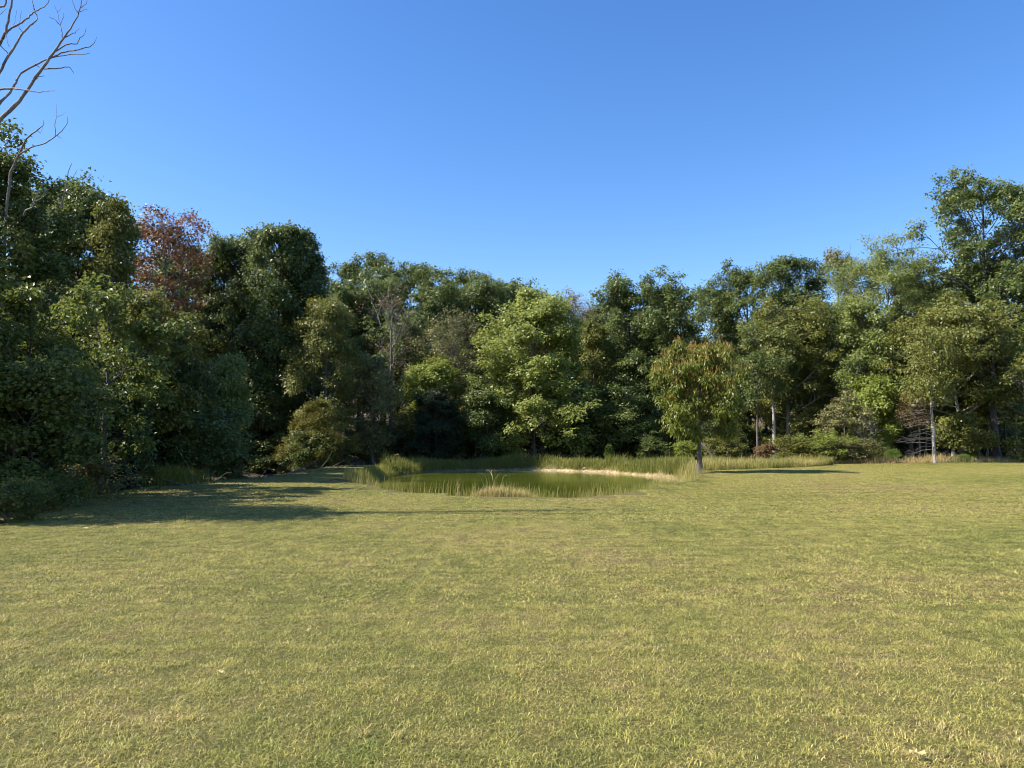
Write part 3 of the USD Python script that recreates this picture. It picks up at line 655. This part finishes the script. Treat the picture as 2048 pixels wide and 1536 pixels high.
Yd = 16.2
bp = at(-155, 1015, Yd); bp[2] = gz(bp[0], bp[1])
p = thing('dead_tree', bp, label='leafless dead tree whose bare branches reach in at the top left corner', cat='tree')
pixel_branches(p, bp, Yd, [([(-155, 1030), (-160, 900), (-150, 700), (-143, 480), (-125, 300), (-105, 120), (-92, -60), (-70, -260)], 0.17, 0.05, 0, 0.3)], 'deadwood', 'trunk')
pixel_branches(p, bp, Yd, [
    ([(-145, 500), (-70, 330)] + z((0, 575), (60, 520), (130, 435), (190, 345), (245, 270), (300, 190), (345, 125), (380, 60), (394, -20)), 0.055, 0.007, 0.1, -0.6),
    ([(-135, 400), (-60, 280)] + z((0, 495), (45, 450), (75, 400), (97, 352), (170, 310), (240, 280), (300, 265), (370, 262), (430, 255)), 0.038, 0.006, 0.1, 0.5),
    (z((240, 280), (300, 250), (370, 240), (430, 225), (452, 205), (465, 178)), 0.018, 0.005, 0.3, 0.5),
    ([(-128, 310), (-60, 200)] + z((0, 428), (60, 422), (110, 430), (150, 437), (185, 443), (225, 437), (260, 435)), 0.03, 0.005, 0.1, -0.8),
    ([(-120, 280), (-50, 200)] + z((0, 345), (40, 270), (75, 215), (110, 155), (150, 120), (182, 92), (165, 50), (150, -10)), 0.04, 0.007, 0.2, 0.9),
    ([(-105, 130), (-40, 120)] + z((0, 215), (15, 180), (30, 140), (48, 60), (62, -20)), 0.045, 0.018, 0.2, -0.2),
    (z((25, 155), (60, 132), (100, 110), (135, 85), (160, 60), (200, 40), (228, 20), (240, -15)), 0.025, 0.006, 0.1, 0.2),
    (z((210, 332), (270, 328), (335, 322), (355, 352)), 0.014, 0.005, -0.3, -0.4),
    (z((300, 190), (296, 150), (288, 120), (265, 95), (240, 82)), 0.012, 0.004, -0.4, -0.3),
    (z((300, 190), (345, 160), (360, 158), (380, 138)), 0.012, 0.004, -0.4, -0.5),
    (z((265, 245), (320, 212), (370, 210), (385, 182), (405, 165), (418, 132)), 0.016, 0.004, -0.3, 0.1),
    (z((288, 120), (303, 90), (305, 62)), 0.008, 0.003, -0.3, -0.3), (z((290, 125), (275, 60), (262, 25)), 0.006, 0.002, -0.3, -0.3), (z((275, 60), (296, 30)), 0.005, 0.002, -0.3, -0.3),
    (z((378, 65), (362, 45), (345, -5)), 0.010, 0.004, -0.5, -0.6), (z((382, 55), (405, 45), (425, 48)), 0.008, 0.003, -0.5, -0.6), (z((390, 40), (412, 20), (422, -10)), 0.009, 0.004, -0.5, -0.6),
    (z((168, 60), (160, 30), (152, -10)), 0.010, 0.004, 0.2, 0.2), (z((170, 310), (190, 325)), 0.010, 0.004, 0.2, 0.2),
    (z((155, 400), (185, 368), (212, 366)), 0.012, 0.006, 0, 0), (z((110, 155), (90, 130), (95, 90), (100, 50)), 0.008, 0.003, 0.5, 0.5), (z((45, 265), (10, 228), (-10, 200)), 0.014, 0.006, 0.4, 0.3),
    (z((45, 225), (30, 170), (70, 110), (78, 50)), 0.006, 0.003, 0.1, 0.1), (z((0, 70), (30, 42)), 0.008, 0.004, 0, 0), ([(-60, 60), (-20, 20), (10, 12), (16, -20)], 0.03, 0.012, 0.2, 0)], 'deadwood', 'branch', 3)

Yd = 28.0
bp = at(5, 940, Yd + 3); bp[2] = gz(bp[0], bp[1])
p = thing('dead_tree', bp, label='thin dead tree with two forked tips showing above the leftmost oak', cat='tree')
pixel_branches(p, bp, Yd, [([(5, 985), (0, 800), (5, 600), (12, 430), (21, 346), (40, 304), (54, 275), (75, 260), (88, 250), (87, 241)], 0.08, 0.006, 3.0, -1.2)], 'deadwood', 'trunk')
pixel_branches(p, bp, Yd, [(z((95, 740), (150, 705), (215, 690), (265, 655), (300, 625), (325, 590), (325, 562)), 0.03, 0.006, -0.6, -1.5), (z((265, 655), (262, 600), (272, 560), (270, 500)), 0.014, 0.004, -1.2, -1.4),
                           (z((270, 562), (300, 552), (315, 538)), 0.008, 0.003, -1.3, -1.3), (z((275, 652), (298, 666)), 0.010, 0.004, -1.2, -1.2), (z((180, 628), (195, 640), (208, 600)), 0.010, 0.004, -1.1, -1.1)], 'deadwood', 'branch', 4)

# pale bare limbs seen inside the left and centre woods
for px, py, Y, dx, dy, lab in [(60, 415, 24, 17, -30, 'pale bare limb sticking out of the leftmost oak'), (130, 380, 29, 14, -55, 'thin grey bare limb between the two left oaks')]:
    P0 = at(px, py, Y); q = thing('dead_limb', P0, label=lab, cat='branch')
    P1 = at(px + dx, py + dy, Y - 0.6) - P0
    tt = np.linspace(0, 1, 6)[:, None]; pl = -0.6 * P1 * (1 - tt) + P1 * tt + np.random.default_rng(px).normal(0, 0.03, (6, 3))
    obj('limb', tubes(pl[None], np.linspace(0.035, 0.01, 6)[None], 6), M['deadwood'], str(q.GetPath()), smooth=True)
    fk = np.stack([pl[3], pl[3] + [0.22, 0, 0.12], pl[3] + [0.4, -0.05, 0.4]]); obj('fork', tubes(fk[None], np.array([[0.016, 0.011, 0.005]]), 5), M['deadwood'], str(q.GetPath()))

# leaning sapling at the left lawn edge
Yl = 18.7
bp = at(97, 1010, Yl); bp[2] = gz(bp[0], bp[1])
p = thing('leaning_sapling', bp, label='thin dark leaning sapling at the left lawn edge', cat='tree')
pixel_branches(p, bp, Yl, [([(97, 1018), (92, 990), (80, 960), (68, 932), (62, 900), (48, 850), (30, 790)], 0.045, 0.02, 0, 0.5)], 'barkdark', 'trunk')
rng = np.random.default_rng(8); tp = np.array([at(x, y, Yl + 0.3) - bp for x, y in [(30, 790), (48, 850), (20, 830), (70, 840), (55, 800), (95, 870), (10, 870), (40, 900)]])
C = np.repeat(tp, 12, 0) + rng.normal(0, 0.32, (96, 3)); v, f, t = leaves(C, 12, 0.25, 0.13, 0.09, rng); obj('crown', (v, f), M['oak'], str(p.GetPath()), tint=t)

# the bare-branched small pine at the right
Yp = 43.2
bp = at(1869, 931, Yp); bp[2] = gz(bp[0], bp[1])
p = thing('bare_pine', bp, label='slender pale-trunked tree at the right lawn edge with dead horizontal branches', cat='tree')
pixel_branches(p, bp, Yp, [([(1870, 934), (1868, 900), (1866, 860), (1863, 820), (1862, 795), (1864, 740), (1862, 690)], 0.10, 0.03, 0, 0.8)], 'barkpale', 'trunk')
rng = np.random.default_rng(21)
lines = []
for yy in np.concatenate([np.arange(792, 905, 6.0), [812, 830, 850, 870, 878]]):
    Lp = rng.uniform(35, 78) if rng.random() < 0.72 else -rng.uniform(14, 45)
    x0 = np.interp(yy, [795, 930], [1862, 1869]); dr = rng.uniform(-6, 10)
    pts = [(x0, yy), (x0 - Lp * 0.35, yy - 3 + dr * 0.3), (x0 - Lp * 0.7, yy - 1 + dr * 0.7 + rng.normal(0, 2)), (x0 - Lp, yy + dr + rng.normal(0, 3))]
    dyy = rng.uniform(-1.4, 1.4)
    lines.append((pts, 0.022, 0.005, 0, dyy))
    for q in range(2):
        w = rng.uniform(0.4, 0.85); k = [x0 - Lp * w, np.interp(w, [0, 1], [yy, yy + dr]) - 1]
        lines.append(([k, (k[0] - Lp * 0.15, k[1] + rng.uniform(-7, 7)), (k[0] - Lp * 0.30, k[1] + rng.uniform(-12, 9))], 0.009, 0.003, dyy * w, dyy * w + rng.uniform(-0.4, 0.4)))
pixel_branches(p, bp, Yp, lines, 'deadwood', 'branch', 6)
C = np.array([at(rng.uniform(1795, 1862), rng.uniform(785, 850), Yp + rng.uniform(-0.6, 1.2)) for _ in range(170)]) - bp
v, f, t = leaves(C, 9, 0.16, 0.09, 0.03, rng); obj('dead_needles', (v, f), M['brown'], str(p.GetPath()), tint=t)

C = np.array([at(1868 + rng.normal(0, 24), rng.uniform(655, 800), Yp + rng.normal(0.2, 0.7)) for _ in range(330)]) - bp
v, f, t = leaves(C, 13, 0.24, 0.17, 0.11, rng, droop=0.4); obj('crown', (v, f), M['olive'], str(p.GetPath()), tint=t)

# trunks standing at the right wood edge
for px, py, top, Y, r, mt, lab in [(1908, 926, 840, 46.0, 0.14, 'barkpale', 'pale straight trunk at the right wood edge, right of the bare-branched tree'), (1958, 930, 850, 44.6, 0.10, 'bark', 'dark slim trunk between the pale trunk and the big right oak'),
                                   (1990, 932, 600, 45.2, 0.27, 'barkdark', 'thick dark trunk nearest the right edge'), (1547, 905, 640, 52.5, 0.15, 'barkpale', 'tall pale trunk in the middle of the right woods'),
                                   (1516, 908, 700, 50.5, 0.11, 'bark', 'grey forked trunk right of the pond tree'), (1822, 925, 780, 48.5, 0.17, 'bark', 'grey broken trunk behind the bare-branched tree'),
                                   (1731, 922, 860, 46.0, 0.05, 'barkpale', 'short pale snag rising out of the right shrubs'), (1620, 890, 800, 55, 0.12, 'barkdark', 'dark trunk behind the right shrubs')]:
    X = at(px, py, Y)[0]; z0 = gz(X, Y); H = at(px, top, Y)[2] - z0
    q = thing('tree', (X, Y, z0), label=lab, cat='tree')
    seed = int(px); leafy = 'crown'
    gg = tree_meshes(H, H * 0.55, max(0.9, H * 0.20), seed, limbs=10, sub=6, twig=4, nleaf=10 if px not in (1731,) else 0, leaf=(0.16, 0.11), r0=r, wob=0.03, sides=9, per=2)
    build_tree(q, gg, 'olive' if px > 1850 else 'oak', mt)


rng = np.random.default_rng(63)
g0 = None
for k, (px, Y) in enumerate([(1713, 49.5), (1772, 50.5), (1838, 47.6), (1852, 51), (1893, 48.5), (1942, 49), (1975, 48), (2012, 47), (2034, 49.5), (1592, 54), (1480, 55), (1455, 53)]):
    X = at(px, 900, Y)[0]
    lab = ['bare slim stem above the snag in the right shrubs', 'slim stem behind the young pine', 'slim pale stem just left of the bare-branched tree', 'thin stem deep behind the bare-branched tree', 'thin crooked stem between the bare-branched tree and the pale trunk', 'slim stem right of the pale trunk',
           'slim stem left of the thick dark trunk', 'pale crooked stem right of the thick dark trunk', 'last slim stem before the right edge', 'slim stem above the right shrubs', 'slim stem right behind the pond tree', 'dark slim stem in the pond tree shade'][k]
    q = thing('slim_tree', (X, Y, gz(X, Y)), rng.uniform(0, 360), label=lab, cat='tree')
    gg = tree_meshes(rng.uniform(5, 7), 3.2, 1.0, 1700 + k, limbs=9, sub=5, twig=3, nleaf=9, leaf=(0.16, 0.12), r0=rng.uniform(0.045, 0.075), wob=0.07, per=2, lod=1)
    build_tree(q, gg, 'oak', ['barkpale', 'bark', 'barkpale'][k % 3])


# ------------------------------------------------------------------ woods behind: copies of a few full trees
def filler(name, H, cb, R, mat, bark, seed, **kw):
    g = tree_meshes(H, cb, R, seed, **{**dict(limbs=20, sub=7, twig=3, nleaf=15, leaf=(0.27, 0.20), cr=0.46, per=2, lod=1), **kw})
    return g, mat, bark, name


protos = [filler('woodland_tree', 14, 4.5, 3.4, 'oak', 'barkdark', 901), filler('woodland_tree', 13, 4.0, 3.0, 'dark', 'bark', 902), filler('woodland_tree', 15, 5.5, 3.2, 'oak', 'barkdark', 903, shape='col'),
          filler('woodland_tree', 12, 3.5, 3.0, 'olive', 'bark', 904)]
under = [filler('woodland_shrub', 3.0, 0.25, 1.5, 'oak', 'bark', 911, limbs=16, leaf=(0.17, 0.11), cr=0.3, r0=0.03), filler('woodland_shrub', 2.4, 0.2, 1.4, 'dark', 'bark', 912, limbs=16, leaf=(0.17, 0.11), cr=0.3, r0=0.03),
         filler('woodland_shrub', 4.2, 0.4, 1.6, 'olive', 'bark', 913, limbs=18, leaf=(0.17, 0.11), cr=0.32, r0=0.035)]
first = {}


def place(kind, k, x, y, sc, rz, label, cat, group):
    g, mat, bark, name = kind[k]
    key = (id(kind), k)
    loc = (x, y, gz(x, y) - 0.03)
    if key not in first:
        q = thing(name, loc, rz, (sc, sc, sc), label, cat, group); build_tree(q, g, mat, bark); first[key] = str(q.GetPath())
    else:
        thing(name, loc, rz, (sc, sc, sc), label, cat, group, ref=first[key])


rng = np.random.default_rng(77)
_kx = [-600, -100, 0, 100, 200, 245, 420, 470, 640, 760, 1000, 1110, 1200, 1260, 1420, 1500, 1680, 1850, 1950, 2400]
_ky = [150, 250, 300, 400, 470, 640, 640, 560, 590, 560, 600, 640, 650, 600, 620, 580, 590, 640, 560, 420]


def ceiling_at(x, y):
    """Greatest height of a filler tree at (x, y) that stays below the crowns in front of the sky."""
    px = 1024 + F_PX * x / (y * math.cos(PITCH) + 0.1 * y)
    return at(px, float(np.interp(px, _kx, _ky)), y)[2] - gz(x, y)


def scatter(kind, xs, ys, cond, n, mind, scale, label, cat, group):
    pts = []; tries = 0
    while len(pts) < n and tries < n * 60:
        tries += 1
        x, y = rng.uniform(*xs), rng.uniform(*ys)
        if not cond(x, y) or any((x - a) ** 2 + (y - b) ** 2 < mind ** 2 for a, b in pts): continue
        sc = rng.uniform(*scale); k = int(rng.integers(0, len(kind)))
        if kind is protos:
            sc = min(sc, ceiling_at(x, y) / 15.0)
            if sc < 0.3: continue
        pts.append((x, y)); place(kind, k, x, y, sc, rng.uniform(0, 360), label, cat, group)


scatter(protos, (-46, -15), (20, 62), lambda x, y: left_edge(y) - x > 6 and x > -0.78 * y - 6 and not (40.5 < y < 46 and x > -28) and not (19 < y < 24.5 and x > -28), 40, 3.0, (0.70, 0.92), 'dark green tree deep in the left woods', 'tree', 'trees deep in the left woods')
scatter(protos, (-26, 16), (64, 92), lambda x, y: True, 40, 3.6, (0.72, 0.92), 'green tree in the woods far behind the pond', 'tree', 'trees in the woods behind the pond')
scatter(protos, (14, 60), (58, 84), lambda x, y: True, 40, 3.6, (0.70, 0.95), 'green tree deep in the right woods', 'tree', 'trees deep in the right woods')
scatter(under, (-30, -10), (15, 62), lambda x, y: left_edge(y) - x > 1.2 and not (y < 20 and x > -11), 46, 1.6, (0.7, 1.2), 'leafy undergrowth bush in the shade of the left woods', 'bush', 'bushes under the left woods')
scatter(under, (-12, 16), (55.5, 64), lambda x, y: True, 30, 1.6, (0.7, 1.15), 'leafy undergrowth bush under the trees behind the pond', 'bush', 'bushes under the trees behind the pond')
scatter(under, (14, 46), (54, 64), lambda x, y: True, 26, 1.8, (0.6, 1.1), 'leafy undergrowth bush inside the right woods', 'bush', 'bushes under the right woods')


# ------------------------------------------------------------------ shrubs and small plants one can point to
def shrub(name, label, px, Y, top, wpx, mat, seed, base=None, cat='bush', **kw):
    X = at(px, 930, Y)[0]; z0 = gz(X, Y); H = (at(px, top, Y)[2] - z0); R = wpx / F_PX * Y / 2
    q = thing(name, (X, Y, z0), label=label, cat=cat)
    g = tree_meshes(H, 0.08, R * 0.95, seed, **{**dict(limbs=16, sub=6, twig=3, nleaf=9, leaf=(0.145, 0.095), cr=0.22, r0=0.025, per=2, elev=(0.5, 1.3), wob=0.05), **kw})
    path = str(q.GetPath())
    v, f = g['trunk']; obj('stem', (v, f), M['bark'], path, smooth=True); v, f, t = g['branches']; obj('branches', (v, f), M['bark'], path)
    if 'crown' in g: v, f, t = g['crown']; obj('foliage', (v, f), M[mat], path, tint=t)
    return q


shrub('shrub', 'yellow-green bushy shrub in the middle of the right wood edge', 1650, 44.5, 858, 100, 'bright', 301)
shrub('shrub', 'brown-green tangled shrub at the left of the right shrub row', 1595, 45.0, 868, 95, 'olive', 302)
shrub('shrub', 'brownish shrub at the right of the right shrub row', 1706, 44.6, 872, 100, 'greyolive', 303)
shrub('shrub', 'low russet shrub between the tall grass and the grey forked trunk', 1535, 48, 884, 60, 'brown', 304, leafy=0.7)
shrub('shrub', 'sunlit yellow-green leafy shrub just right of the pond tree trunk', 1447, 47, 868, 80, 'olive', 305)
shrub('shrub', 'green leafy shrub left of the pond tree behind the bank grass', 1375, 50, 880, 50, 'bright', 306)
shrub('shrub', 'round green shrub behind the bank grass under the round oak', 1305, 52.5, 862, 80, 'oak', 307)
shrub('shrub', 'low pale shrub under the right woods beside the snag', 1745, 46, 895, 45, 'olive', 308)
shrub('shrub', 'dark leafy bush at the bottom left lawn edge', 22, 15.6, 945, 130, 'oak', 309, leaf=(0.075, 0.05), cr=0.14, limbs=26)
shrub('shrub', 'yellowish bush behind the dark leafy bush at the left edge', 60, 17.5, 945, 140, 'olive', 310, leaf=(0.08, 0.05), cr=0.15)
shrub('shrub', 'shaded bush with pale dead twigs left of the tall grass clump', 185, 22.0, 905, 150, 'greyolive', 311, leafy=0.5)
shrub('shrub', 'small bush with dry tips at the left end of the tall grass clump', 290, 26.5, 925, 60, 'olive', 312)
shrub('young_pine', 'small fluffy young pine left of the bare-branched tree', 1787, 45, 898, 28, 'pine', 313, shape='cone', limbs=26, leaf=(0.13, 0.02), nleaf=16, cr=0.13, elev=(0.2, 0.9), cat='tree')
shrub('young_pine', 'low spreading young pine right of the pale trunk', 1927, 45, 908, 36, 'pine', 314, shape='cone', limbs=26, leaf=(0.13, 0.02), nleaf=16, cr=0.13, elev=(0.2, 0.9), cat='tree')
shrub('young_pine', 'taller young pine beside the dark slim trunk', 1946, 45.5, 895, 30, 'pine', 315, shape='cone', limbs=26, leaf=(0.13, 0.02), nleaf=16, cr=0.13, elev=(0.2, 0.9), cat='tree')
shrub('young_pine', 'tiny pale evergreen tip above the far bank grass', 1220, 52, 888, 18, 'pine', 316, shape='cone', limbs=20, leaf=(0.10, 0.02), nleaf=14, cr=0.1, elev=(0.2, 0.9), cat='tree')
shrub('red_shrub', 'orange-red leafy plant at the far right edge of the wood', 2046, 45, 898, 22, 'red', 317, limbs=12)
shrub('brush_pile', 'low grey brush heap at the right end of the tall grass', 1605, 41.8, 926, 60, 'greyolive', 318, limbs=24, leafy=0.5, leaf=(0.09, 0.04), elev=(0.1, 0.7))


# ------------------------------------------------------------------ tall grass and reeds
def grassfield(name, label, mat, n, sample, hr, wr, leanr, seed, cat='tall grass', patch=1.0, vary=0.0):
    rng = np.random.default_rng(seed)
    P = []; m = 0
    while m < n:
        q = sample(rng, n); q = q[meshkit.noise(np.stack([q[:, 0] * patch, q[:, 1] * patch, 0 * q[:, 0]], 1), seed) + rng.random(len(q)) * 0.55 > 0.5]
        P.append(q); m += len(q)
    P = np.vstack(P)[:n]
    zz = height(P[:, 0], P[:, 1]); p3 = np.stack([P[:, 0], P[:, 1], zz - 0.02], 1)
    nv = meshkit.noise(np.stack([P[:, 0] * 0.8, P[:, 1] * 0.8, 0 * P[:, 0]], 1), seed + 1)
    h = rng.uniform(*hr, n) * (0.5 + 0.9 * nv) * np.where(rng.random(n) < 0.05, 1.35, 1.0)
    t = np.clip(rng.beta(2, 2, n) * 0.7 + (meshkit.noise(np.stack([P[:, 0] * 0.5, P[:, 1] * 0.5, 0 * P[:, 0]], 1), seed + 2) - 0.2) * 0.5, 0, 1)
    v, f, tt = blades(p3, h, rng.uniform(*wr, n), rng.uniform(*leanr, n), rng, 0.4, t)
    tag(obj(name, (v, f), M[mat], tint=tt), label, cat, kind='stuff')


def ring(a0, a1, e0, e1):
    def s(rng, n):
        a = np.radians(rng.uniform(a0, a1, n)); e = rng.uniform(e0, e1, n)
        k = rim_k(a)
        return np.stack([POND[0] + POND[2] * e * k * np.cos(a), POND[1] + POND[3] * e * k * np.sin(a)], 1)
    return s


grassfield('bank_grass', 'tall grass band on the far bank of the pond', 'reeddark', 21000, ring(8, 152, 0.925, 1.10), (0.22, 0.70), (0.012, 0.024), (0.05, 0.45), 401)
grassfield('bank_grass', 'tall yellow-green grass on the low dam at the left end of the pond', 'reed', 5000, ring(140, 205, 0.90, 0.99), (0.16, 0.46), (0.008, 0.016), (0.05, 0.5), 402)
grassfield('reeds', 'thin reeds along the near bank of the pond', 'reedpale', 3200, ring(192, 352, 0.90, 1.0), (0.10, 0.56), (0.005, 0.011), (0.05, 0.45), 403, 'reeds', 0.7)
def right_field(rng, n):
    x = rng.uniform(8.3, 17.6, n); y0 = np.interp(x, [8.3, 12, 17.6], [35.9, 38.4, 41.9]); y1 = np.interp(x, [8.3, 12, 17.6], [47, 46, 43.6])
    return np.stack([x, y0 + (y1 - y0) * rng.random(n) ** 1.3], 1)
grassfield('tall_grass', 'field of tall yellowing grass between the pond tree and the right shrubs', 'reedpale', 17000, right_field, (0.18, 0.66), (0.010, 0.022), (0.1, 0.6), 404)
def clump_left(rng, n):
    c = np.array([[at(345, 955, 27)[0], 27.0], [at(310, 960, 26.6)[0], 26.6], [at(375, 950, 27.6)[0], 27.6], [at(150, 975, 22.5)[0], 22.6], [at(120, 980, 20.5)[0], 20.5]])
    return c[rng.integers(0, len(c), n)] + rng.normal(0, 0.35, (n, 2))
grassfield('tall_grass', 'pale tall grass clumps at the left lawn edge in the shade', 'reed', 6000, clump_left, (0.4, 0.85), (0.008, 0.016), (0.3, 1.0), 405)
def right_edge_grass(rng, n):
    x = rng.uniform(17, 33, n); return np.stack([x, back_edge(x) + rng.uniform(-0.2, 1.8, n)], 1)
grassfield('tall_grass', 'dry weedy grass along the foot of the right woods', 'straw', 7000, right_edge_grass, (0.15, 0.5), (0.010, 0.02), (0.2, 0.9), 406)

# the dry clump on the near bank with its arching stems
rng = np.random.default_rng(44)
cx, cy = at(985, 985, 23.2)[0], 23.4
cl = thing('grass_clump', (cx, cy, gz(cx, cy)), label='tan tufted grass clump on the near bank in front of the pond water', cat='grass clump')
n = 9000; q = np.zeros((n, 3)); q[:, 0] = rng.normal(0, 0.30, n); q[:, 1] = rng.normal(0, 0.25, n)
q[:3200, 0] += 0.85; q[3200:4200, 0] += rng.normal(0.45, 0.3, 1000)
q[:, 2] = height(q[:, 0] + cx, q[:, 1] + cy) - gz(cx, cy) - 0.02
v, f, t = blades(q, rng.uniform(0.12, 0.62, n) * np.exp(-((q[:, 0] - 0.35) / 1.1) ** 2), rng.uniform(0.006, 0.013, n), rng.uniform(0.1, 1.1, n), rng, 0.5)
obj('blades', (v, f), M['straw'], str(cl.GetPath()), tint=t)
n2 = 900; q = np.zeros((n2, 3)); q[:, 0] = rng.normal(0.3, 0.45, n2); q[:, 1] = rng.normal(0, 0.2, n2)
v, f, t = blades(q, rng.uniform(0.15, 0.5, n2), rng.uniform(0.006, 0.012, n2), rng.uniform(0.1, 0.8, n2), rng, 0.5); obj('green_blades', (v, f), M['reed'], str(cl.GetPath()), tint=t)
bp = np.array([cx, cy, gz(cx, cy)])
Zc = 2048 / 230.0
def zc(*pts): return [(900 + a / Zc, 900 + b / Zc) for a, b in pts]
for pts, r in [(zc((770, 760), (765, 520), (740, 420), (700, 365), (640, 335)), 0.006), (zc((765, 520), (742, 420), (745, 360), (700, 345)), 0.008), (zc((740, 760), (800, 520), (850, 455), (870, 435)), 0.006), (zc((880, 760), (945, 500), (985, 452), (1020, 450)), 0.006),
               (zc((700, 760), (640, 480), (570, 420), (500, 400)), 0.004), (zc((720, 760), (690, 470), (620, 410)), 0.004), (zc((650, 760), (560, 500), (500, 470)), 0.004)]:
    pixel_branches(cl, bp, cy, [(pts, r, r * 0.6, 0, rng.uniform(-0.1, 0.1))], 'greystem', 'arching_stem', int(rng.integers(1e6)))
cl2 = thing('reed_stalks', (at(916, 983, 23.5)[0], 23.5, gz(at(916, 983, 23.5)[0], 23.5)), label='pair of tall straw-coloured stalks left of the tan clump', cat='reeds')
for k in range(9):
    b0 = np.array([rng.normal(0, 0.07), rng.normal(0, 0.05), -0.05]); hh = rng.uniform(0.35, 0.72)
    pl = np.stack([b0 + np.array([rng.normal(0, 0.02) * s, 0, hh * s]) for s in np.linspace(0, 1, 4)])
    obj('stalk', tubes(pl[None], np.array([[0.006, 0.006, 0.008, 0.003]]), 4), M['straw'], str(cl2.GetPath()))

# stones on the sandy far shore, and fallen leaves on the lawn
for k, (px, Y) in enumerate([(915, 47.6), (1110, 47.8), (1170, 48.2), (1260, 48.6), (1330, 48.3)]):
    X = at(px, 940, Y)[0]; m = trimesh.creation.icosphere(1, 0.085 + 0.02 * (k % 3)); vv = np.array(m.vertices) * [1.2, 0.9, 0.6]; vv = vv * (0.8 + 0.5 * meshkit.noise(vv * 6, k))[:, None] + [X, Y, gz(X, Y) + 0.02]
    tag(obj('stone', (vv, np.array(m.faces)), M['log'], smooth=True), ['lone pale stone at the shaded left waterline', 'small stone at the left end of the sunny sand strip', 'stone on the sand strip below the bank grass', 'stone in the middle of the sandy shore', 'stone on the sand strip nearest the pond tree'][k], 'stone')
for k, (px, py, s, lab) in enumerate([(1835, 1512, 0.038, 'pale dry leaf lying in the grass at the bottom right'), (172, 1051, 0.07, 'pale fallen leaf on the lawn below the left shadow'), (440, 1348, 0.03, 'small pale leaf on the lawn at the lower left')]):
    u, vq = (px - 1024) / F_PX, (768 - py) / F_PX
    dz = math.sin(PITCH) + vq * math.cos(PITCH); t = -1.57 / dz; Y = t * (math.cos(PITCH) - vq * math.sin(PITCH)); X = u * t
    r = np.random.default_rng(k); a = np.linspace(0, 2 * np.pi, 11)[:-1]; rr = s * (0.7 + 0.4 * r.random(10))
    vv = np.vstack([[0, 0, 0.012], np.stack([rr * np.cos(a), rr * 0.8 * np.sin(a), 0.01 + r.uniform(-0.006, 0.02, 10)], 1)]) + [X, Y, gz(X, Y) + 0.035]
    tag(obj('fallen_leaf', (vv, np.stack([np.zeros(10, int), 1 + np.arange(10), 1 + (np.arange(10) + 1) % 10], 1)), M['straw'], tint=np.full(11, 0.75)), lab, 'leaf')

# longer tufts that the mower left, scattered over the near lawn
rng = np.random.default_rng(91)
TP, TH, TW, TT = [], [], [], []
for k in range(90):
    y = rng.uniform(3.3, 13); x = rng.uniform(-0.68 * y, 0.68 * y); nb_ = int(rng.integers(8, 34)); sp = rng.uniform(0.02, 0.07)
    TP.append(np.array([x, y]) + rng.normal(0, sp, (nb_, 2))); TH.append(rng.uniform(0.03, 0.07, nb_)); TW.append(rng.uniform(0.003, 0.006, nb_) * (1 + 0.05 * y)); TT.append(np.clip(rng.normal(rng.choice([0.15, 0.45, 0.9]), 0.12, nb_), 0, 1))
TP = np.vstack(TP); TH, TW, TT = np.concatenate(TH), np.concatenate(TW), np.concatenate(TT)
v, f, t = blades(np.stack([TP[:, 0], TP[:, 1], height(TP[:, 0], TP[:, 1])], 1), TH, TW, rng.uniform(0.4, 1.8, len(TP)), rng, 0.6, TT)
tag(obj('grass_tufts', (v, f), M['reedpale'], tint=t), 'longer tufts and stray blades scattered over the near lawn', 'grass', kind='stuff')

# leaf litter and dead twigs along the foot of the woods
rng = np.random.default_rng(17)
def edge_points(n, inside, outside):
    k = rng.integers(0, 3, n); P = np.zeros((n, 2)); d = rng.uniform(-inside, outside, n)
    y = rng.uniform(13.5, 50, n); x = rng.uniform(-9, 33, n)
    P[:, 0] = np.where(k == 0, left_edge(y) + d, x); P[:, 1] = np.where(k == 0, y, back_edge(x) - d)
    return P
P = edge_points(2600, 4.0, 0.9); c = np.stack([P[:, 0], P[:, 1], height(P[:, 0], P[:, 1]) + 0.02], 1)
v, f, t = leaves(c, 1, 0.01, 0.11, 0.075, rng, droop=0.0, up=2.0); tag(obj('leaf_litter', (v, f), M['brown'], tint=t), 'dry brown leaves lying along the foot of the woods', 'leaf litter', kind='stuff')
P = edge_points(420, 3.5, 0.1); c = np.stack([P[:, 0], P[:, 1], height(P[:, 0], P[:, 1]) - 0.02], 1)
d = rng.normal(size=(420, 3)) * [1, 1, 0.45]; d[:, 2] = np.abs(d[:, 2]) + 0.12
L = rng.uniform(0.4, 1.9, 420); tw = grow(c, d, L, 5, (0, 0, -0.2), 0.16, rng)
v, f = tubes(tw, (0.006 + 0.006 * L)[:, None] * np.linspace(1, 0.3, 5), 4); tag(obj('dead_twigs', (v, f), M['deadwood']), 'tangle of dead twigs and sticks along the foot of the woods', 'twigs', kind='stuff')
